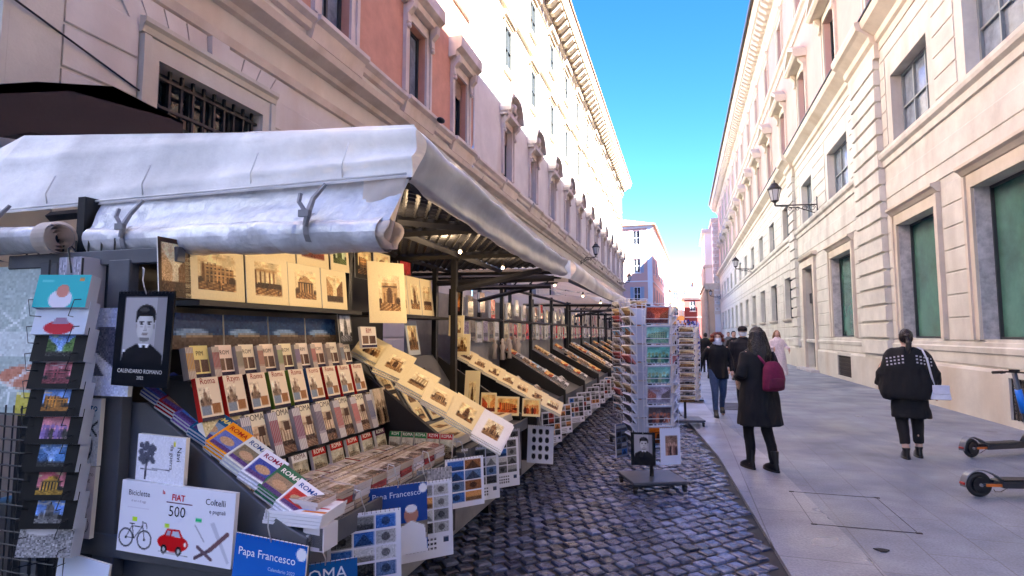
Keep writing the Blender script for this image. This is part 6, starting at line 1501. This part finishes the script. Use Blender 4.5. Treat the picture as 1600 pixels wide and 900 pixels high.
    if mask:
        mb = MB(); P = []
        for j in range(9):
            v = j/8; row = []
            for i in range(13):
                a = (i/12-.5)*2.3; z = .012-.085*v
                rr_ = .092*(1+.10*math.sin(math.pi*v)*math.cos(a)**2); row.append(tuple(hc+V((math.sin(a)*.078*(1-.25*v*v), -rr_*math.cos(a)-.012, z+(-.01*math.cos(a) if v < .3 else 0)))*k))
            P.append(row)
        mb.grid(P, mask)
        for s in (-1,1): mb.tube([hc+V((s*.072,-.045,-.01))*k, hc+V((s*.083,.01,.0))*k, hc+V((s*.072,-.045,-.05))*k], .0025, 4, mask)
        mb.build('face_mask', M['cloth'], t, smooth=True, world=False)
    if cap:
        mb = MB(); mb.cur = cap
        mb.loft([(0,.01,hc.z+.03*k,.092*k,.108*k),(0,.01,hc.z+.075*k,.092*k,.106*k),(0,.015,hc.z+.115*k,.068*k,.078*k),(0,.015,hc.z+.13*k,.02*k,.02*k)], 16)
        mb.loft([(0,-.10*k,hc.z+.028*k,.07*k,.075*k),(0,-.10*k,hc.z+.040*k,.07*k,.075*k)], 14); mb.build('cap', M['cloth'], t, smooth=True, world=False)
    if scarf:
        mb = MB(); mb.cur = scarf
        for q in range(3): mb.tube([V((.072*math.cos(a),.07*math.sin(a)-.012,(1.435+.022*q+.012*math.sin(2*a+q))*k)) for a in [i*math.pi/8 for i in range(17)]], .026*k, 8)
        remeshed(mb, .01, 'scarf', M['cloth'], t, 3, fold=.008, fscale=25)
    return t
def loc2(p, rz, v): c, s = math.cos(rz), math.sin(rz); return (p[0]+v[0]*c-v[1]*s, p[1]+v[0]*s+v[1]*c, p[2]+v[2])
# woman in black with the pink backpack (seen from behind, turned a little right)
PA = (.86,7.38,0); ra = math.pi+.5
person(PA, ra, 'woman in a knee length black coat with long dark hair, wearing the magenta backpack', H=1.68, stride=-.20, build=.98,
   arms={-1:((-.07,.02,-.27),(.06,-.20,-.08)), 1:((.08,.04,-.26),(-.10,-.20,-.05))}, coat=dict(c=(.045,.042,.05), hem=.52, flare=.045, w=1.08, collar=True), legs=(.035,.035,.04), boots=.10, shoe=(.04,.04,.042), hair=((.055,.038,.032),'long'))
t = empty('backpack', loc2(PA, ra, (-.03,.235,1.08)), 'magenta backpack on the back of the woman in the black coat', 'backpack', rz=ra)
mb = MB(); mb.cur = (.42,.05,.22)
mb.loft([(0,-.02,-.14,.11,.05),(0,0,-.12,.135,.075),(0,.01,.0,.14,.085),(0,.0,.12,.125,.075),(0,-.01,.19,.085,.05),(0,-.01,.205,.04,.03)], 18); remeshed(mb, .012, 'bag', M['cloth'], t, 3, fold=.004)
mb = MB(); mb.cur = (.34,.04,.18); mb.loft([(0,.045,-.11,.09,.05),(0,.055,-.09,.10,.055),(0,.055,.0,.10,.05),(0,.05,.02,.09,.04)], 14); mb.build('front_pocket', M['cloth'], t, smooth=True, world=False)
for s in (-1,1):
    mb = MB(); mb.cur = (.5,.12,.3) if s > 0 else (.12,.05,.09); mb.tube([(s*.08,-.02,.17),(s*.115,-.14,.30),(s*.12,-.33,.18),(s*.12,-.35,.02),(s*.12,-.2,-.1)], .016, 6); mb.build('strap', M['cloth'], t, smooth=True, world=False)
# red haired woman walking towards us
PB = (.66,11.9,0)
person(PB, .10, 'red haired woman with a white face mask, black jacket and blue jeans', H=1.63, stride=.34, coat=dict(c=(.03,.03,.035), hem=.74, flare=-.01, name='jacket'), legs=(.20,.29,.42),
   arms={-1:((-.12,.05,-.25),(-.05,.02,-.24)), 1:((.08,.0,-.27),(.0,-.10,-.2))}, shoe=(.08,.09,.10), hair=((.45,.17,.08),'bob'), mask=(.88,.90,.95), scarf=(.75,.77,.85))
# man with cap and mask behind
person((1.23,12.9,0), .05, 'man in a dark cap, white face mask and dark blue jacket', H=1.76, stride=.2, coat=dict(c=(.05,.06,.09), hem=.78, name='jacket', w=1.12), legs=(.08,.08,.10), build=1.1, hair=((.06,.05,.05),'short'), mask=(.85,.86,.9), cap=(.06,.05,.07))
# woman in white
person((3.02,20.6,0), .15, 'fair haired woman in a long white dress coat near the palazzo wall', H=1.72, stride=.25, coat=dict(c=(.86,.80,.80), hem=.24, flare=.10, name='dress', w=1.0), legs=(.5,.45,.45), shoe=(.15,.14,.14), hair=((.55,.40,.26),'long'), arms={-1:((-.06,.0,-.26),(.08,-.2,.02)), 1:((.10,.0,-.24),(.03,-.18,-.05))})
# woman in black with the white bag
PC = (2.83,8.66,0); rc = math.pi-.12
person(PC, rc, 'woman in a wide black knitted poncho with pale checks, dark hair tied back', H=1.66, stride=.16, build=1.12,
   arms={-1:((-.11,-.02,-.27),(.0,-.06,-.22)), 1:((.11,-.02,-.27),(-.02,-.14,-.16))}, coat=dict(c=(.028,.025,.03), poncho=True), legs=(.03,.03,.035), shoe=(.05,.05,.055), hair=((.09,.045,.045),'pony'), skin_ankle=True)
# pale woven checks across the shoulders of the poncho are worked on its surface
pch = [o for o in bpy.data.objects if o.name.startswith('poncho')][0]
from mathutils.bvhtree import BVHTree
bv = BVHTree.FromPolygons([v.co for v in pch.data.vertices], [p.vertices[:] for p in pch.data.polygons])
mb = MB(); mb.cur = (.72,.70,.72)
for i in range(-6,7):
    for j in range(3):
        if abs(i) < 2: continue
        h_, n, _, _ = bv.ray_cast(V((i*.040, .6, 1.335-.042*j-abs(i)*.009)), V((0,-1,0)))
        if h_ is None: continue
        a = n.cross(V((0,0,1))).normalized()*.011; b_ = n.cross(a).normalized()*.010; h_ = h_+n*.003
        mb.quad([h_-a-b_,h_+a-b_,h_+a+b_,h_-a+b_])
mb.build('woven_checks', M['cloth'], pch, world=False)
t = empty('shoulder_bag', loc2(PC, rc, (-.31,.12,.86)), 'white leather shoulder bag hanging at the right hip of the woman in the poncho', 'handbag', rz=rc)
mb = MB(); mb.cur = (.86,.86,.90); mb.prism([(-.11,-.04,-.09),(.11,-.04,-.09),(.085,-.04,.09),(-.085,-.04,.09)], (0,.08,0)); mb.build('bag', M['leather'], t, world=False, bev=.01)
mb = MB(); mb.cur = (.80,.80,.85); mb.prism([(-.09,.0425,-.02),(.09,.0425,-.02),(.09,.0425,.095),(-.09,.0425,.095)], (0,.008,0)); mb.build('flap', M['leather'], t, world=False, bev=.003)
mb = MB(); mb.cur = (.80,.80,.84); mb.tube([(.06,.0,.09),(.10,.045,.25),(.135,.075,.42),(.17,.02,.545),(.19,-.10,.56)], .012, 6); mb.build('strap', M['leather'], t, smooth=True, world=False)
# people far down the street
cr = random.Random(21)
far = [((-.15,24,0),'dark jacket and orange shoulder bag',(.05,.05,.06),(.06,.07,.10)),((.55,27,0),'black coat and pale trousers',(.04,.04,.05),(.35,.35,.38)),((.95,25.5,0),'black padded jacket walking away',(.03,.03,.035),(.05,.05,.06)),
       ((-.45,31,0),'navy jacket',(.06,.08,.16),(.08,.08,.1)),((1.6,33,0),'yellow green safety vest',(.55,.62,.12),(.05,.06,.12)),((.2,36,0),'brown coat',(.22,.14,.10),(.06,.06,.07)),
       ((2.2,30,0),'grey coat with white collar',(.35,.35,.38),(.07,.07,.08)),((-.75,41,0),'white jacket',(.7,.7,.72),(.08,.08,.12)),((1.1,44,0),'dark red coat',(.3,.06,.08),(.06,.06,.08)),((2.4,48,0),'dark blue coat',(.05,.07,.14),(.06,.06,.07)),((1.75,21.5,0),'black jacket, half hidden behind the red haired woman',(.06,.05,.05),(.06,.06,.08)),((.6,52,0),'black coat, the farthest one in sight',(.04,.04,.05),(.05,.05,.06))]
for k,(p,d,c1,c2) in enumerate(far):
    person(p, [0,3.1,3.2,.1,3.0,.2,-.1,3.3,0,.1,.1,3.1][k], 'distant pedestrian in a '+d, H=cr.uniform(1.62,1.8), stride=cr.choice([.3,-.3,.15]), coat=dict(c=c1, hem=cr.choice([.55,.72]), w=1.05, name='jacket'), legs=c2, hair=(cr.choice([(.08,.05,.04),(.15,.1,.08),(.3,.2,.12)]),'short'), vox=.03, group='distant pedestrians')
mb = MB(); mb.cur = (.75,.30,.14); mb.loft([(0,0,-.13,.12,.06),(0,0,.0,.13,.07),(0,0,.12,.10,.05)], 12); mb.tube([(-.08,0,.1),(0,.02,.5),(.08,0,.1)],.01,5); o = mb.build('shoulder_bag', M['cloth'], None, smooth=True); o.location = (-.02,23.75,1.15); tag(o, 'small orange brown bag carried by a distant pedestrian', 'bag')

# ============================================================ SCOOTERS
def scooter(loc, rz, label, accent, lean=0):
    t = empty('kick_scooter', loc, label, 'scooter', 'rental scooters at the right edge', rz=rz); L = 1.02
    def wheel(x, nm='wheel'):
        mb = MB(); n = 28; P = []
        for k in range(n+1):
            a = 2*math.pi*k/n; P.append([(x+(.095+.027*math.cos(b))*math.cos(a), .024*math.sin(b), .122+(.095+.027*math.cos(b))*math.sin(a)) for b in [2*math.pi*i/8 for i in range(9)]])
        mb.grid(P); w_ = mb.build(nm, M['rubber'], t, smooth=True, world=False)
        mb = MB(); mb.tube([(x,-.03,.122),(x,.03,.122)], .072, 18, (.10,.10,.11)); mb.tube([(x,-.045,.122),(x,.045,.122)], .016, 8, (.5,.5,.52)); mb.build('hub', M['scoot'], w_, world=False)
    wheel(0); wheel(L)
    mb = MB(); mb.cur = (.13,.14,.15); mb.loft([(0,0,0,1,1)]*0 or [(0,0,0,.001,.001),(0,0,.001,.001,.001)], 4)
    mb = MB(); mb.cur = (.14,.15,.17); mb.prism([(.17,-.085,.105),(.80,-.085,.105),(.86,-.07,.16),(.80,-.085,.175),(.17,-.085,.165)], (0,.17,0)); mb.prism([(.0,-.05,.12),(.2,-.05,.12),(.2,-.05,.16),(.02,-.05,.14)], (0,.018,0)); mb.prism([(.0,.034,.12),(.2,.034,.12),(.2,.034,.16),(.02,.034,.14)], (0,.018,0))
    mb.build('deck', M['scoot'], t, world=False, bev=.006)
    mb = MB(); mb.box((.20,-.07,.176),(.78,.07,.182)); mb.build('grip_mat', M['rubber'], t, world=False)
    mb = MB(); mb.box((.03,-.054,.115),(.20,-.069,.14),(.80,.42,.16)); mb.build('side_reflector', M['scoot'], t, world=False)
    mb = MB(); P = []
    for i in range(15):
        a = R(190-i*11.5); x, z = .0+.150*math.cos(a), .122+.150*math.sin(a)
        if i > 11: x += .02*(i-11); 
        P.append([(x,-.042,z-.012),(x,-.038,z),(x,.038,z),(x,.042,z-.012)])
    P.append([(.20,-.04,.165),(.20,-.04,.175),(.20,.04,.175),(.20,.04,.165)])
    mb.grid(P, (.42,.43,.45)); mb.tube([(-.150,-.03,.13),(-.150,.03,.13)],.014,6,(.6,.1,.1)); mb.build('rear_fender', M['scoot'], t, world=False)
    mb = MB(); P = [[(L+.145*math.cos(a),y,.122+.145*math.sin(a)) for y in (-.035,.035)] for a in [R(20+i*12) for i in range(12)]]; mb.grid(P, accent); mb.build('front_fender', M['scoot'], t, smooth=True, world=False)
    mb = MB(); mb.tube([(.83,0,.15),(.90,0,.24),(.94,0,.30)], .035, 10, (.14,.15,.17)); mb.tube([(L,0,.122),(.965,0,.26),(.94,0,.36)], .026, 8, (.2,.2,.22))
    for s in (-1,1): mb.tube([(L,s*.045,.122),(.985,s*.045,.25),(.96,0,.28)], .012, 6, (.2,.2,.22))
    mb.tube([(.94,0,.34),(.78,0,1.08)], .030, 10, (.25,.28,.31)); mb.build('stem', M['scoot'], t, smooth=True, world=False)
    mb = MB(); mb.tube([(.895,0,.55),(.825,0,.86)], .040, 12, accent); mb.build('stem_sleeve', M['scoot'], t, smooth=True, world=False)
    mb = MB(); mb.tube([(.775,-.26,1.07),(.79,-.1,1.09),(.79,.1,1.09),(.775,.26,1.07)], .013, 8, (.06,.06,.07))
    for s in (-1,1): mb.tube([(.774,s*.28,1.068),(.785,s*.15,1.083)], .020, 8, (.03,.03,.03)); mb.tube([(.80,s*.13,1.07),(.84,s*.22,1.055)], .007, 5, (.1,.1,.1))
    mb.box((.75,-.045,1.085),(.82,.045,1.125),(.08,.08,.09)); mb.build('handlebar', M['scoot'], t, smooth=False, world=False)
    mb = MB(); mb.tube([(.38,.07,.11),(.30,.13,.02),(.26,.15,.015),(.24,.14,.04)], .007, 6, (.5,.5,.52)); mb.build('kickstand', M['scoot'], t, world=False)
    return t
scooter((3.57,8.89,0), R(28), 'grey rental scooter with a bright blue stem sleeve, farther of two at the right edge', (.02,.45,.85))
scooter((2.77,6.79,0), R(13), 'grey rental scooter with a white front fender, the nearer of two at the right edge', (.85,.86,.9))

bpy.data.scenes.remove(tsc)
